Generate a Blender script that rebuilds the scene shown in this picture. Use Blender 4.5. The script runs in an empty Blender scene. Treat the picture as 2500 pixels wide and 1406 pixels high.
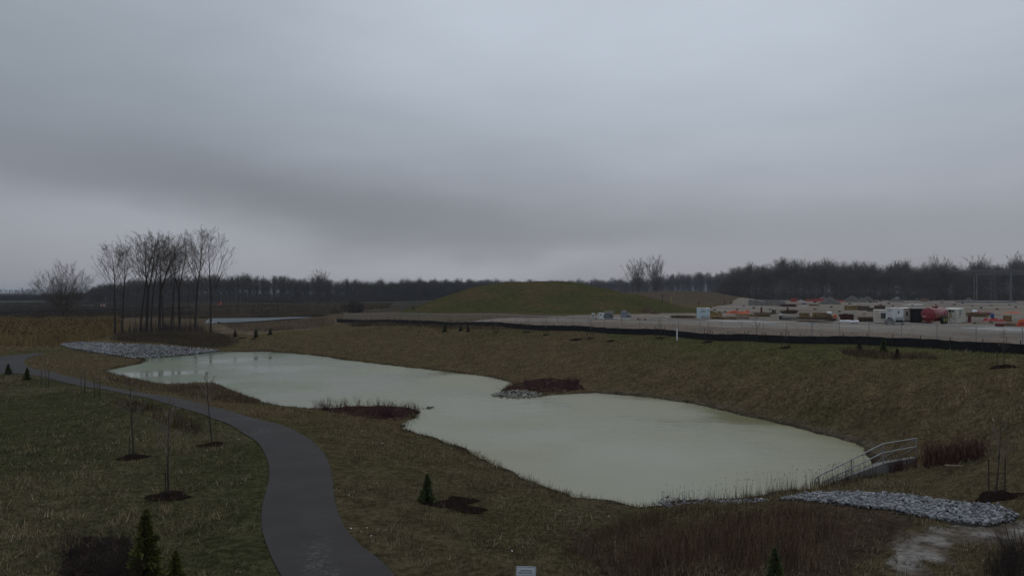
import bpy, math, random
import numpy as np
from mathutils import Vector, Matrix, geometry

R = math.radians
C = bpy.context.scene.collection
rng = np.random.default_rng(7)
random.seed(7)

# ------------------------------------------------------------------ camera
CAMZ, FOC, HY = 8.3, 1750.0, 716.0            # eye height, focal length and horizon row of a 2500 px wide frame
PITCH = math.atan((HY - 703.0) / FOC)
cam_d = bpy.data.cameras.new('camera'); cam = bpy.data.objects.new('camera', cam_d); C.objects.link(cam)
cam_d.sensor_width = 36; cam_d.lens = 36 * FOC / 2500; cam_d.clip_start = 0.1; cam_d.clip_end = 20000
cam.location = (0, 0, CAMZ); cam.rotation_euler = (R(90) + PITCH, 0, 0)
bpy.context.scene.camera = cam

# ------------------------------------------------------------------ sky, sun, exposure
W = bpy.data.worlds.new('World'); bpy.context.scene.world = W; W.use_nodes = True
nt = W.node_tree; nt.nodes.clear()
SUN_EL, SUN_AZ = R(52), R(20)
def wn(t, **k):
    n = nt.nodes.new(t)
    for a, b in k.items(): setattr(n, a, b)
    return n
def wm(op, a, b=None, c=None):
    n = wn('ShaderNodeMath', operation=op)
    for i, v in enumerate((a, b, c)):
        if v is None: continue
        if isinstance(v, (int, float)): n.inputs[i].default_value = v
        else: nt.links.new(v, n.inputs[i])
    return n.outputs[0]
tc = wn('ShaderNodeTexCoord')
sep = wn('ShaderNodeSeparateXYZ'); nt.links.new(tc.outputs['Generated'], sep.inputs[0])
sx, sy, sz = sep.outputs
az0 = wm('ARCTAN2', sx, sy)
el0 = wm('ARCSINE', sz)
cmb = wn('ShaderNodeCombineXYZ')
nt.links.new(wm('MULTIPLY', az0, 1.0), cmb.inputs[0]); nt.links.new(wm('MULTIPLY', el0, 3.0), cmb.inputs[1])
def wnoise(scale, detail, z=0.0):
    mp = wn('ShaderNodeMapping'); nt.links.new(cmb.outputs[0], mp.inputs[0]); mp.inputs['Location'].default_value = (z, z * .7, z)
    n = wn('ShaderNodeTexNoise'); n.inputs['Scale'].default_value = scale; n.inputs['Detail'].default_value = detail
    n.inputs['Roughness'].default_value = 0.5
    nt.links.new(mp.outputs[0], n.inputs['Vector'])
    return wm('SUBTRACT', n.outputs[0], 0.5)
n1, n2, n3 = wnoise(2.2, 3, 3.1), wnoise(2.6, 3, 8.7), wnoise(6.0, 5, 1.3)
az = wm('MULTIPLY_ADD', n1, 0.34, az0)
el = wm('MULTIPLY_ADD', n2, 0.12, el0)
def lobe(px, py, wx, wy, amp, tilt=0.0):
    a0, e0 = math.atan((px - 1250) / FOC), (HY - py) / FOC
    dx = wm('SUBTRACT', az, a0)
    dy = wm('SUBTRACT', el, e0)
    dy = wm('MULTIPLY_ADD', dx, -tilt, dy)
    q = wm('ADD', wm('POWER', wm('ABSOLUTE', wm('DIVIDE', dx, wx / FOC)), 2.0), wm('POWER', wm('ABSOLUTE', wm('DIVIDE', dy, wy / FOC)), 2.0))
    return wm('MULTIPLY', wm('EXPONENT', wm('MULTIPLY', q, -1.0)), amp)
SKY_LOBES = [
    (1800, -40, 950, 560, 0.21, 0.0),       # bright thin cloud up and to the right
    (950, 0, 500, 300, 0.06, 0.0),
    (150, 380, 900, 230, -0.055, -0.06),    # the broad dark bank on the left
    (620, 470, 640, 140, -0.040, -0.10),
    (1150, 560, 850, 110, -0.065, -0.05),    # its tail running to the middle
    (2200, 590, 800, 150, -0.045, 0.0),
    (1130, 655, 330, 34, 0.10, 0.0),        # bright slit over the woods
    (130, 580, 420, 80, 0.075, -0.08),      # pale gap low on the left
    (560, 620, 300, 55, 0.05, -0.12),
    (1900, 640, 600, 60, 0.02, 0.0),
]
lum = wm('MULTIPLY_ADD', wm('MAXIMUM', el0, 0.0), 0.22, 0.29)
for l in SKY_LOBES: lum = wm('ADD', lum, lobe(*l))
lum = wm('MULTIPLY', lum, wm('MULTIPLY_ADD', n3, 0.14, 1.0))
lum = wm('MULTIPLY', wm('MAXIMUM', lum, 0.05), 10.0)      # the background's strength is 0.1
tint = wn('ShaderNodeMix', data_type='RGBA')
nt.links.new(wm('MULTIPLY', wm('MAXIMUM', el0, 0.0), 4.0), tint.inputs[0])
tint.inputs[6].default_value = (0.975, 0.98, 1.09, 1); tint.inputs[7].default_value = (0.885, 0.985, 1.11, 1)
cl = wn('ShaderNodeVectorMath', operation='SCALE'); nt.links.new(tint.outputs[2], cl.inputs[0]); nt.links.new(lum, cl.inputs['Scale'])
skyt = wn('ShaderNodeTexSky', sky_type='NISHITA'); skyt.sun_disc = False
skyt.sun_elevation = SUN_EL; skyt.sun_rotation = SUN_AZ
mx = wn('ShaderNodeMix', data_type='RGBA'); mx.inputs[0].default_value = 0.96
nt.links.new(skyt.outputs[0], mx.inputs[6]); nt.links.new(cl.outputs[0], mx.inputs[7])
bg = wn('ShaderNodeBackground'); bg.inputs[1].default_value = 0.1; nt.links.new(mx.outputs[2], bg.inputs[0])
nt.links.new(bg.outputs[0], wn('ShaderNodeOutputWorld').inputs[0])
sun_d = bpy.data.lights.new('sun', 'SUN'); sun_d.energy = 0.5; sun_d.angle = R(50); sun_d.color = (1, 0.96, 0.9)
sun = bpy.data.objects.new('sun', sun_d); C.objects.link(sun)
sun.rotation_euler = (R(90) - SUN_EL, 0, -SUN_AZ + math.pi)
sun.location = (0, 0, 400)
vs = bpy.context.scene.view_settings; vs.view_transform = 'Standard'; vs.look = 'None'; vs.exposure = 0; vs.gamma = 1
bpy.context.scene.cycles.use_denoising = True
bpy.context.scene.cycles.max_bounces = 6
bpy.context.scene.cycles.transparent_max_bounces = 12

# ------------------------------------------------------------------ generic helpers
def tag(o, label=None, cat=None, group=None, kind=None):
    if label: o['label'] = label
    if cat: o['category'] = cat
    if group: o['group'] = group
    if kind: o['kind'] = kind
    return o
def empty(name, loc, rz=0.0, label=None, cat=None, group=None):
    o = bpy.data.objects.new(name, None); C.objects.link(o)
    o.location = loc; o.rotation_euler = (0, 0, rz); o.empty_display_size = 0.3
    return tag(o, label, cat, group)
def link(name, me, mat, parent=None, loc=None, rz=0.0):
    o = bpy.data.objects.new(name, me); C.objects.link(o)
    if mat and not me.materials: me.materials.append(mat)
    if parent: o.parent = parent
    if loc is not None: o.location = loc
    if rz: o.rotation_euler = (0, 0, rz)
    return o
def copy_tree(o, loc, rz=0.0, scale=1.0, label=None, group=None, parent=None):
    c = o.copy(); C.objects.link(c)
    if parent: c.parent = parent
    else:
        c.location = loc; c.rotation_euler = (0, 0, rz); c.scale = (scale,) * 3 if not isinstance(scale, tuple) else scale
        if label: c['label'] = label
        if group: c['group'] = group
    for ch in list(o.children): copy_tree(ch, None, parent=c)
    return c
def fast_mesh(name, V, F, col=None, smooth=False):
    V = np.ascontiguousarray(V, dtype=np.float32); F = np.ascontiguousarray(F, dtype=np.int32)
    me = bpy.data.meshes.new(name); n, k = F.shape
    me.vertices.add(len(V)); me.vertices.foreach_set('co', V.ravel())
    me.loops.add(n * k); me.loops.foreach_set('vertex_index', F.ravel())
    me.polygons.add(n); me.polygons.foreach_set('loop_start', np.arange(0, n * k, k, dtype=np.int32))
    if smooth: me.polygons.foreach_set('use_smooth', np.ones(n, dtype=bool))
    me.update(calc_edges=True)
    if col is not None:
        ca = me.color_attributes.new('Col', 'FLOAT_COLOR', 'POINT')
        c4 = np.ones((len(V), 4), dtype=np.float32); c4[:, :3] = col
        ca.data.foreach_set('color', c4.ravel())
    return me
class MB:
    """collects boxes, tubes, cones and polygons into one mesh"""
    def __init__(s): s.v = []; s.f = []; s.sm = []
    def add(s, vs_, fs, smooth=False):
        b = len(s.v); s.v += [tuple(p) for p in vs_]
        for f in fs: s.f.append(tuple(i + b for i in f)); s.sm.append(smooth)
        return s
    def box(s, c, d, rz=0.0, m=None):
        x, y, z = d[0] / 2, d[1] / 2, d[2] / 2
        P = [Vector((a * x, b * y, e * z)) for e in (-1, 1) for b in (-1, 1) for a in (-1, 1)]
        M = m or Matrix.Rotation(rz, 3, 'Z')
        return s.add([M @ p + Vector(c) for p in P], [(0, 2, 3, 1), (4, 5, 7, 6), (0, 1, 5, 4), (2, 6, 7, 3), (0, 4, 6, 2), (1, 3, 7, 5)])
    def bar(s, a, b, w, t):
        a, b = Vector(a), Vector(b); d = (b - a); L = d.length
        return s.box((a + b) / 2, (w, t, L), m=d.to_track_quat('Z', 'Y').to_matrix())
    def cyl(s, a, b, r0, r1=None, n=10, caps=True, smooth=True):
        r1 = r0 if r1 is None else r1
        a, b = Vector(a), Vector(b); q = (b - a).to_track_quat('Z', 'Y').to_matrix()
        P = []
        for p, r in ((a, r0), (b, r1)):
            for i in range(n):
                t = 2 * math.pi * i / n
                P.append(p + q @ Vector((r * math.cos(t), r * math.sin(t), 0)))
        s.add(P, [(i, (i + 1) % n, n + (i + 1) % n, n + i) for i in range(n)], smooth)
        if caps:
            s.add(P[:n], [tuple(range(n))[::-1]]); s.add(P[n:], [tuple(range(n))])
        return s
    def tube(s, pts, r, n=8):
        for a, b in zip(pts[:-1], pts[1:]): s.cyl(a, b, r, r, n)
        return s
    def lathe(s, prof, n=16, axis=None, o=(0, 0, 0), smooth=True):
        M = axis or Matrix.Identity(3); P = []
        for r, z in prof:
            for i in range(n):
                t = 2 * math.pi * i / n
                P.append(M @ Vector((r * math.cos(t), r * math.sin(t), z)) + Vector(o))
        F = [(j * n + i, j * n + (i + 1) % n, (j + 1) * n + (i + 1) % n, (j + 1) * n + i) for j in range(len(prof) - 1) for i in range(n)]
        return s.add(P, F, smooth)
    def quad(s, a, b, c, d): return s.add([a, b, c, d], [(0, 1, 2, 3)])
    def build(s, name, mat, parent=None, loc=None, rz=0.0):
        me = bpy.data.meshes.new(name); me.from_pydata(s.v, [], s.f); me.update()
        me.polygons.foreach_set('use_smooth', s.sm)
        return link(name, me, mat, parent, loc, rz)
def one(mb, name, mat, loc, rz, label, cat, group=None):
    return tag(mb.build(name, mat, None, loc, rz), label, cat, group)

# ------------------------------------------------------------------ materials
def material(name, col, rough=0.8, var=0.25, scale=3.0, bump=0.0, bscale=20.0, metal=0.0, spec=0.3, vcol=False, dirt=None, coord='Object'):
    m = bpy.data.materials.new(name); m.use_nodes = True
    t = m.node_tree; n = t.nodes; b = n['Principled BSDF']
    b.inputs['Roughness'].default_value = rough; b.inputs['Metallic'].default_value = metal
    b.inputs['Specular IOR Level'].default_value = spec
    tcn = n.new('ShaderNodeTexCoord')
    src = tcn.outputs['Object'] if coord == 'Object' else n.new('ShaderNodeNewGeometry').outputs['Position']
    no = n.new('ShaderNodeTexNoise'); no.inputs['Scale'].default_value = scale; no.inputs['Detail'].default_value = 5; no.inputs['Roughness'].default_value = 0.6
    t.links.new(src, no.inputs['Vector'])
    mr = n.new('ShaderNodeMapRange'); mr.inputs[1].default_value = 0.3; mr.inputs[2].default_value = 0.7
    mr.inputs[3].default_value = 1 - var; mr.inputs[4].default_value = 1 + var
    t.links.new(no.outputs[0], mr.inputs[0])
    sc = n.new('ShaderNodeVectorMath'); sc.operation = 'SCALE'
    if vcol:
        at = n.new('ShaderNodeAttribute'); at.attribute_name = 'Col'; t.links.new(at.outputs['Color'], sc.inputs[0])
    else: sc.inputs[0].default_value = col
    t.links.new(mr.outputs[0], sc.inputs['Scale'])
    out = sc.outputs[0]
    if dirt:                                   # rust or mud streaks with a shape of their own
        dc, amt, ds = dirt
        d = n.new('ShaderNodeTexNoise'); d.inputs['Scale'].default_value = ds; d.inputs['Detail'].default_value = 6
        mp = n.new('ShaderNodeMapping'); mp.inputs['Scale'].default_value = (1, 1, 0.35); t.links.new(src, mp.inputs[0]); t.links.new(mp.outputs[0], d.inputs['Vector'])
        dr = n.new('ShaderNodeMapRange'); dr.inputs[1].default_value = 0.52; dr.inputs[2].default_value = 0.68; dr.inputs[3].default_value = 0; dr.inputs[4].default_value = amt
        t.links.new(d.outputs[0], dr.inputs[0])
        mix = n.new('ShaderNodeMix'); mix.data_type = 'RGBA'; t.links.new(dr.outputs[0], mix.inputs[0]); t.links.new(out, mix.inputs[6])
        mix.inputs[7].default_value = (*dc, 1); out = mix.outputs[2]
    t.links.new(out, b.inputs['Base Color'])
    if bump:
        bn = n.new('ShaderNodeTexNoise'); bn.inputs['Scale'].default_value = bscale; bn.inputs['Detail'].default_value = 4; t.links.new(src, bn.inputs['Vector'])
        bu = n.new('ShaderNodeBump'); bu.inputs['Strength'].default_value = bump; bu.inputs['Distance'].default_value = 0.05
        t.links.new(bn.outputs[0], bu.inputs['Height']); t.links.new(bu.outputs[0], b.inputs['Normal'])
    return m
M = {}
M['bark'] = material('bark', (0.055, 0.048, 0.043), 0.9, 0.35, 2.5, 0.5, 12, spec=0.05)
M['bark_dark'] = material('bark_dark', (0.06, 0.053, 0.048), 0.9, 0.3, 2.5, spec=0.05)
M['bark_pale'] = material('bark_pale', (0.16, 0.145, 0.125), 0.9, 0.3, 2.5)
M['twig'] = material('twig', (0.12, 0.098, 0.085), 0.9, 0.3, 1.5, spec=0.0)
M['twig_sap'] = material('twig_sap', (0.21, 0.175, 0.15), 0.9, 0.3, 3)
M['red_twig'] = material('red_twig', (0.085, 0.028, 0.029), 0.8, 0.4, 2)
M['plant'] = material('plant', (1, 1, 1), 0.9, 0.2, 1.2, vcol=True, spec=0.0)
M['needle'] = material('needle', (1, 1, 1), 0.8, 0.3, 2.0, vcol=True, spec=0.05)
M['stone'] = material('stone', (1, 1, 1), 0.85, 0.3, 5.0, 0.4, 18, vcol=True)
M['wood'] = material('lumber', (0.22, 0.15, 0.085), 0.9, 0.5, 2.5, spec=0.05)
M['wood_dark'] = material('weathered_lumber', (0.105, 0.078, 0.055), 0.9, 0.5, 2.5, spec=0.05)
M['wood_pale'] = material('pale_lumber', (0.30, 0.245, 0.18), 0.85, 0.3, 2.0)
M['form_yellow'] = material('formwork_yellow', (0.30, 0.19, 0.05), 0.75, 0.35, 1.5, dirt=((0.14, 0.10, 0.07), .7, 1.2))
M['steel'] = material('galvanised_steel', (0.27, 0.275, 0.28), 0.55, 0.15, 4, metal=0.3)
M['steel_dull'] = material('dull_steel', (0.13, 0.133, 0.137), 0.6, 0.2, 3, metal=0.3)
M['stake'] = material('stake', (0.035, 0.033, 0.03), 0.8, 0.3, 5)
M['black_fabric'] = material('black_fabric', (0.012, 0.012, 0.014), 0.75, 0.4, 1.2, 0.6, 3, spec=0.25)
M['white'] = material('white_paint', (0.62, 0.64, 0.66), 0.5, 0.08, 1.5, dirt=((0.3, 0.28, 0.25), .35, 1.0))
M['white_cont'] = material('container_white', (0.56, 0.55, 0.49), 0.6, 0.12, 1.5, dirt=((0.30, 0.26, 0.14), .6, 1.3))
M['roof_white'] = material('container_roof', (0.78, 0.78, 0.74), 0.6, 0.1, 1.0)
M['beige'] = material('beige_panel', (0.46, 0.42, 0.36), 0.6, 0.1, 1.5)
M['orange_trim'] = material('orange_trim', (0.34, 0.13, 0.06), 0.6, 0.2, 2)
M['black'] = material('black_paint', (0.012, 0.012, 0.013), 0.45, 0.2, 2)
M['rubber'] = material('rubber', (0.022, 0.023, 0.025), 0.75, 0.3, 4)
M['glass'] = material('window_glass', (0.03, 0.035, 0.04), 0.1, 0.1, 1, spec=0.6)
M['red'] = material('tank_red', (0.22, 0.018, 0.028), 0.33, 0.14, 0.9, spec=0.55, dirt=((0.10, 0.03, 0.025), .5, 0.9))
M['red_dark'] = material('frame_red', (0.12, 0.012, 0.014), 0.6, 0.3, 2)
M['rust'] = material('rusty_steel', (0.085, 0.032, 0.028), 0.8, 0.4, 1.5, dirt=((0.04, 0.02, 0.02), .8, 2))
M['orange'] = material('orange_plastic', (0.50, 0.10, 0.045), 0.6, 0.25, 2)
M['red_plastic'] = material('red_plastic', (0.30, 0.035, 0.035), 0.6, 0.3, 1.5)
M['yellow'] = material('yellow_paint', (0.50, 0.40, 0.10), 0.6, 0.2, 3)
M['blue'] = material('blue_plastic', (0.02, 0.07, 0.22), 0.5, 0.15, 2)
M['wrap'] = material('white_wrap', (0.50, 0.60, 0.64), 0.45, 0.07, 2.0)
M['wrap_white'] = material('bright_wrap', (0.72, 0.73, 0.76), 0.5, 0.12, 2.0)
M['ink'] = material('ink', (0.05, 0.085, 0.12), 0.6, 0.1, 4)
M['ink_black'] = material('ink_black', (0.015, 0.016, 0.025), 0.6, 0.1, 4)
M['cardboard'] = material('brown_board', (0.22, 0.12, 0.055), 0.85, 0.15, 2)
M['green_sheet'] = material('green_sheet', (0.14, 0.27, 0.22), 0.6, 0.2, 2)
M['concrete'] = material('concrete', (0.19, 0.186, 0.172), 0.85, 0.2, 0.8, dirt=((0.15, 0.145, 0.13), .6, 0.7))
M['grey_gravel'] = material('pile_gravel', (0.115, 0.108, 0.10), 0.95, 0.35, 1.2, 0.8, 4, spec=0.0)
M['soil'] = material('pile_soil', (0.085, 0.058, 0.04), 0.95, 0.4, 1.5, 0.8, 4, spec=0.0)
M['sign'] = material('sign_sheet', (0.62, 0.67, 0.74), 0.45, 0.05, 8)
M['mulch'] = material('mulch_chips', (0.017, 0.0115, 0.0095), 0.95, 0.5, 9, 1.0, 25, coord='pos', spec=0.0)
M['equip'] = material('grey_equipment', (0.16, 0.165, 0.175), 0.5, 0.2, 2)
M['equip_green'] = material('dark_green_equipment', (0.055, 0.075, 0.078), 0.55, 0.3, 2)
M['tank_grey'] = material('poly_grey', (0.17, 0.18, 0.21), 0.45, 0.12, 1.5)

# ------------------------------------------------------------------ the lie of the land
_c, _s = math.cos(PITCH), math.sin(PITCH)
def ray(px, py):
    a, b = (px - 1250) / FOC, (703 - py) / FOC
    return np.array([a, _c - b * _s, _s + b * _c])
def onz(px, py, z):
    d = ray(px, py); t = (z - CAMZ) / d[2]
    return d[0] * t, d[1] * t
WZ = -1.2
POND_PX = [(262, 905), (300, 897), (340, 889), (358, 882), (352, 875), (400, 871), (450, 867), (500, 862), (535, 858), (600, 859), (640, 858), (700, 862), (760, 867), (800, 872), (850, 880), (900, 886), (950, 892), (1000, 898), (1050, 903), (1100, 909), (1150, 915), (1200, 922), (1238, 932), (1241, 938), (1230, 948), (1222, 955), (1228, 961), (1260, 965), (1320, 967), (1400, 962), (1450, 960), (1500, 963), (1560, 968), (1620, 976), (1680, 985), (1740, 997), (1800, 1012), (1860, 1026), (1920, 1040), (1980, 1055), (2040, 1070), (2080, 1083), (2100, 1095), (2115, 1108), (2133, 1128), (2122, 1142), (2095, 1153), (2050, 1163), (2000, 1177), (1960, 1187), (1900, 1197), (1840, 1206), (1780, 1213), (1700, 1219), (1650, 1222), (1600, 1230), (1560, 1233), (1500, 1223), (1440, 1214), (1410, 1208), (1370, 1198), (1320, 1180), (1280, 1162), (1230, 1142), (1180, 1115), (1130, 1092), (1080, 1075), (1040, 1061), (1000, 1050), (992, 1044), (1000, 1030), (1018, 1018), (1027, 1006), (1018, 999), (985, 994), (920, 992), (850, 993), (780, 996), (735, 995), (700, 992), (660, 985), (640, 980), (600, 965), (560, 950), (540, 941), (520, 935), (480, 934), (430, 938), (400, 937), (360, 932), (320, 921), (285, 913)]
POND = np.array([onz(x, y, WZ) for x, y in POND_PX])
def ss(a, b, x):
    t = np.clip((x - a) / (b - a), 0, 1); return t * t * (3 - 2 * t)
def inside(P, X, Y):
    P = np.asarray(P); x0, y0 = P[:, 0], P[:, 1]; x1, y1 = np.roll(x0, -1), np.roll(y0, -1)
    r = np.zeros(X.shape, bool)
    for a, b, c, d in zip(x0, y0, x1, y1):
        if b == d: continue
        k = ((b > Y) != (d > Y)) & (X < (c - a) * (Y - b) / (d - b) + a); r ^= k
    return r
def polydist(P, X, Y, closed=True):
    P = np.asarray(P); Q = np.roll(P, -1, 0) if closed else P[1:]
    if not closed: P = P[:-1]
    best = np.full(X.shape, 1e18)
    for (a, b), (c, d) in zip(P, Q):
        ex, ey = c - a, d - b; L = ex * ex + ey * ey + 1e-12
        t = np.clip(((X - a) * ex + (Y - b) * ey) / L, 0, 1)
        best = np.minimum(best, (X - a - t * ex) ** 2 + (Y - b - t * ey) ** 2)
    return np.sqrt(best)
# fence line on the ground (x, y, ground height)
FENCE = np.array([(-36.8, 157, 2.1), (-19.2, 134, 2.75), (-0.6, 110, 3.2), (11.5, 95, 3.2), (22.9, 80, 3.2), (29, 67.7, 3.65), (35.6, 54.2, 3.9), (38.2, 50.6, 3.9), (44, 42, 3.8)])
ctrl = []
def cz(px, py, z): ctrl.append((*onz(px, py, z), z))
for i in range(0, len(POND), 2): ctrl.append((POND[i][0], POND[i][1], WZ + .02))
for x, y, z in FENCE: ctrl.append((x, y, z))
for px, py, z in [(0, 868, 0), (0, 915, 0), (60, 890, 0), (130, 920, 0), (250, 945, 0), (370, 970, 0), (480, 995, 0), (580, 1025, 0), (660, 1060, 0), (730, 1110, 0), (735, 1200, 0), (740, 1300, 0), (800, 1406, 0),
                  (0, 1000, .1), (150, 1050, .1), (330, 1110, .1), (0, 1200, .15), (250, 1200, .1), (450, 1200, 0), (0, 1400, .2), (350, 1390, .1), (550, 1390, 0), (500, 1080, 0),
                  (1050, 1400, 0), (1300, 1390, -.05), (1050, 1200, -.45), (950, 1110, -.45), (880, 1050, -.5), (1300, 1270, -.5), (1550, 1330, -.25), (1700, 1300, -.3), (1750, 1400, 0), (2000, 1380, 0), (2300, 1400, .05), (2480, 1390, .2),
                  (2050, 1250, -.45), (2250, 1290, -.05), (2440, 1225, .35), (2480, 1275, .2), (2150, 1165, -.85), (2245, 1137, -.6), (2250, 1190, -.4), (2300, 1130, -.15), (2350, 1100, .4), (2400, 1150, .35), (2500, 1130, .9), (2300, 1040, .9), (2500, 1000, 2.3), (2450, 900, 3.6),
                  (2200, 890, 3.1), (2200, 960, 1.8), (2000, 870, 3.0), (2000, 950, 1.2), (1800, 845, 2.95), (1800, 920, 1.0), (1600, 835, 2.8), (1600, 900, .8), (1400, 828, 2.6), (1400, 880, .8), (1200, 815, 2.5), (1200, 860, .6), (1000, 803, 2.2), (1000, 845, .5), (830, 800, 1.5), (800, 835, .3), (650, 825, .5), (680, 842, -.3),
                  (300, 815, .4), (500, 812, .5), (420, 820, .4), (560, 815, .5), (400, 836, .3), (250, 838, .2), (150, 843, .1), (120, 855, 0), (300, 870, -.5), (180, 880, -.1), (0, 845, .1),
                  (0, 800, 0), (150, 785, 0), (300, 780, .1), (520, 790, 0), (640, 788, 0), (760, 782, .2), (640, 772, 0), (800, 775, .8), (0, 760, 0), (300, 757, 0), (600, 750, 0), (750, 750, .3), (0, 740, 0), (300, 740, 0), (600, 740, 0), (850, 745, .5), (0, 728, 0), (400, 730, 0), (800, 733, .5)]:
    cz(px, py, z)
for px in (1300, 1500, 1700, 1900, 2100, 2300, 2500):
    for py in (790, 775, 760, 748, 738, 733):
        if not (px < 1800 and py > 780): cz(px, py, 3.0)
for a in (-50, -45, 45, 50, -30, 30, 0, -15, 15):
    for r_ in (9, 14, 900, 1500, 2500, 4000):
        ctrl.append((r_ * math.sin(R(a)), r_ * math.cos(R(a)), 0 if r_ < 20 else (1.0 + (2.0 if a > 0 else 0.0) * (r_ < 1200))))
for r_, zl, zr in ((25, .2, .3), (40, .1, 2.6), (55, 0, 4), (80, 0, 3.2), (120, 0, 3), (200, 0, 3), (350, 0, 3), (550, 0, 3)):
    for s in (1, 1.1):
        ctrl.append((-r_ * math.sin(R(45 * s)), r_ * math.cos(R(45 * s)), zl)); ctrl.append((r_ * math.sin(R(45 * s)), r_ * math.cos(R(45 * s)), zr))
ctrl = np.array(ctrl)
def uv(X, Y):
    u = np.clip(np.arctan2(X, np.maximum(Y, 1e-6)), -.87, .87) * 3.0
    v = np.log(np.clip(np.hypot(X, Y), 8, 4500)); return u, v
def phi(d2): return 0.5 * d2 * np.log(d2 + 1e-12)
def _fit():
    u, v = uv(ctrl[:, 0], ctrl[:, 1]); n = len(u)
    A = phi((u[:, None] - u) ** 2 + (v[:, None] - v) ** 2) + np.eye(n) * 0.004
    P = np.c_[np.ones(n), u, v]
    S = np.block([[A, P], [P.T, np.zeros((3, 3))]])
    return u, v, np.linalg.solve(S, np.r_[ctrl[:, 2], 0, 0, 0])
_cu, _cv, _w = _fit()
def tps(X, Y):
    X = np.asarray(X, float).ravel(); Y = np.asarray(Y, float).ravel(); out = np.empty(len(X)); n = len(_cu)
    for i in range(0, len(X), 20000):
        u, v = uv(X[i:i + 20000], Y[i:i + 20000])
        out[i:i + 20000] = phi((u[:, None] - _cu) ** 2 + (v[:, None] - _cv) ** 2) @ _w[:n] + _w[n] + _w[n + 1] * u + _w[n + 2] * v
    return out
MOUND = [(930, 772), (990, 758), (1050, 736), (1100, 719), (1150, 705), (1200, 696), (1250, 691), (1330, 689), (1400, 693), (1450, 702), (1500, 712), (1560, 723), (1620, 738), (1680, 757), (1720, 772)]
MOUND2 = [(1380, 733), (1440, 722), (1500, 716), (1560, 713), (1620, 711), (1700, 711), (1740, 714), (1780, 721), (1820, 728), (1870, 736)]
def ridge(X, Y, prof, y0, wf, wb, z0):
    xs = np.array([(p - 1250) / FOC * y0 for p, _ in prof]); zs = np.array([CAMZ + (HY - q) / FOC * y0 - z0 for _, q in prof])
    z = np.interp(X, xs, np.maximum(zs, 0), 0, 0); d = np.where(Y < y0, (y0 - Y) / wf, (Y - y0) / wb)
    return z * np.where(d < 1, 0.5 + 0.5 * np.cos(np.pi * np.clip(d, 0, 1)), 0)
def vnoise(X, Y, s, seed=0):
    """smooth value noise, about -1..1"""
    g = np.random.default_rng(seed).uniform(-1, 1, (64, 64)); x, y = X / s, Y / s
    xi, yi = np.floor(x).astype(int), np.floor(y).astype(int); fx, fy = x - xi, y - yi
    fx, fy = fx * fx * (3 - 2 * fx), fy * fy * (3 - 2 * fy)
    a = lambda i, j: g[i % 64, j % 64]
    return (a(xi, yi) * (1 - fx) + a(xi + 1, yi) * fx) * (1 - fy) + (a(xi, yi + 1) * (1 - fx) + a(xi + 1, yi + 1) * fx) * fy
def H(X, Y):
    X = np.atleast_1d(np.asarray(X, float)); Y = np.atleast_1d(np.asarray(Y, float)); sh = X.shape
    X, Y = X.ravel(), Y.ravel()
    b = tps(X, Y)
    r = np.hypot(X, Y)
    b = b + 0.05 * vnoise(X, Y, 3.5, 1) * ss(12, 20, r) + 0.08 * vnoise(X, Y, 11, 2)
    m = (np.abs(X) < 160) & (Y > 20) & (Y < 160)
    d = np.full(X.shape, 99.0)
    if m.any():
        dd = polydist(POND, X[m], Y[m]); dd = np.where(inside(POND, X[m], Y[m]), -dd, dd); d[m] = dd
    out = WZ + (np.maximum(b, WZ + 0.12 * np.minimum(d, 2.5)) - WZ) * ss(0, 3.0, d) + 0.10 * np.clip(d, 0, 1) * (1 - ss(0, 3, d))
    b = np.where(d < 0, WZ - np.minimum(1.2, -d * 0.22), np.where(d < 90, out, b))
    b = b + (0.035 * vnoise(X, Y, .9, 71) + .03 * vnoise(X, Y, 2.6, 72)) * ss(-2.5, -.2, d) * ss(4, .5, d)
    b = b + ridge(X, Y, MOUND, 232, 46, 60, 2.7) * (1 + 0.035 * vnoise(X, Y, 14, 5) + .03 * vnoise(X, Y, 6, 6)) + .18 * vnoise(X, Y, 4.5, 7) * (ridge(X, Y, MOUND, 232, 46, 60, 2.7) > .4) + ridge(X, Y, MOUND2, 400, 60, 60, 3.0)
    return b.reshape(sh)
def at(px, py, tmax=900):
    d = ray(px, py); t = np.geomspace(10, tmax, 500)
    z = CAMZ + d[2] * t; h = H(d[0] * t, d[1] * t); k = np.nonzero(z < h)[0]
    if len(k) == 0: t1 = tmax
    else:
        i = max(k[0], 1); a, b = z[i - 1] - h[i - 1], z[i] - h[i]; t1 = t[i - 1] + (t[i] - t[i - 1]) * a / (a - b)
    x, y = d[0] * t1, d[1] * t1
    return Vector((x, y, float(H(x, y)[0])))
def atp(L): return [at(*p)[:2] for p in L]
def mpp(p): return p[1] / FOC                 # metres per pixel of the 2500 px photo at this depth

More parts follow.
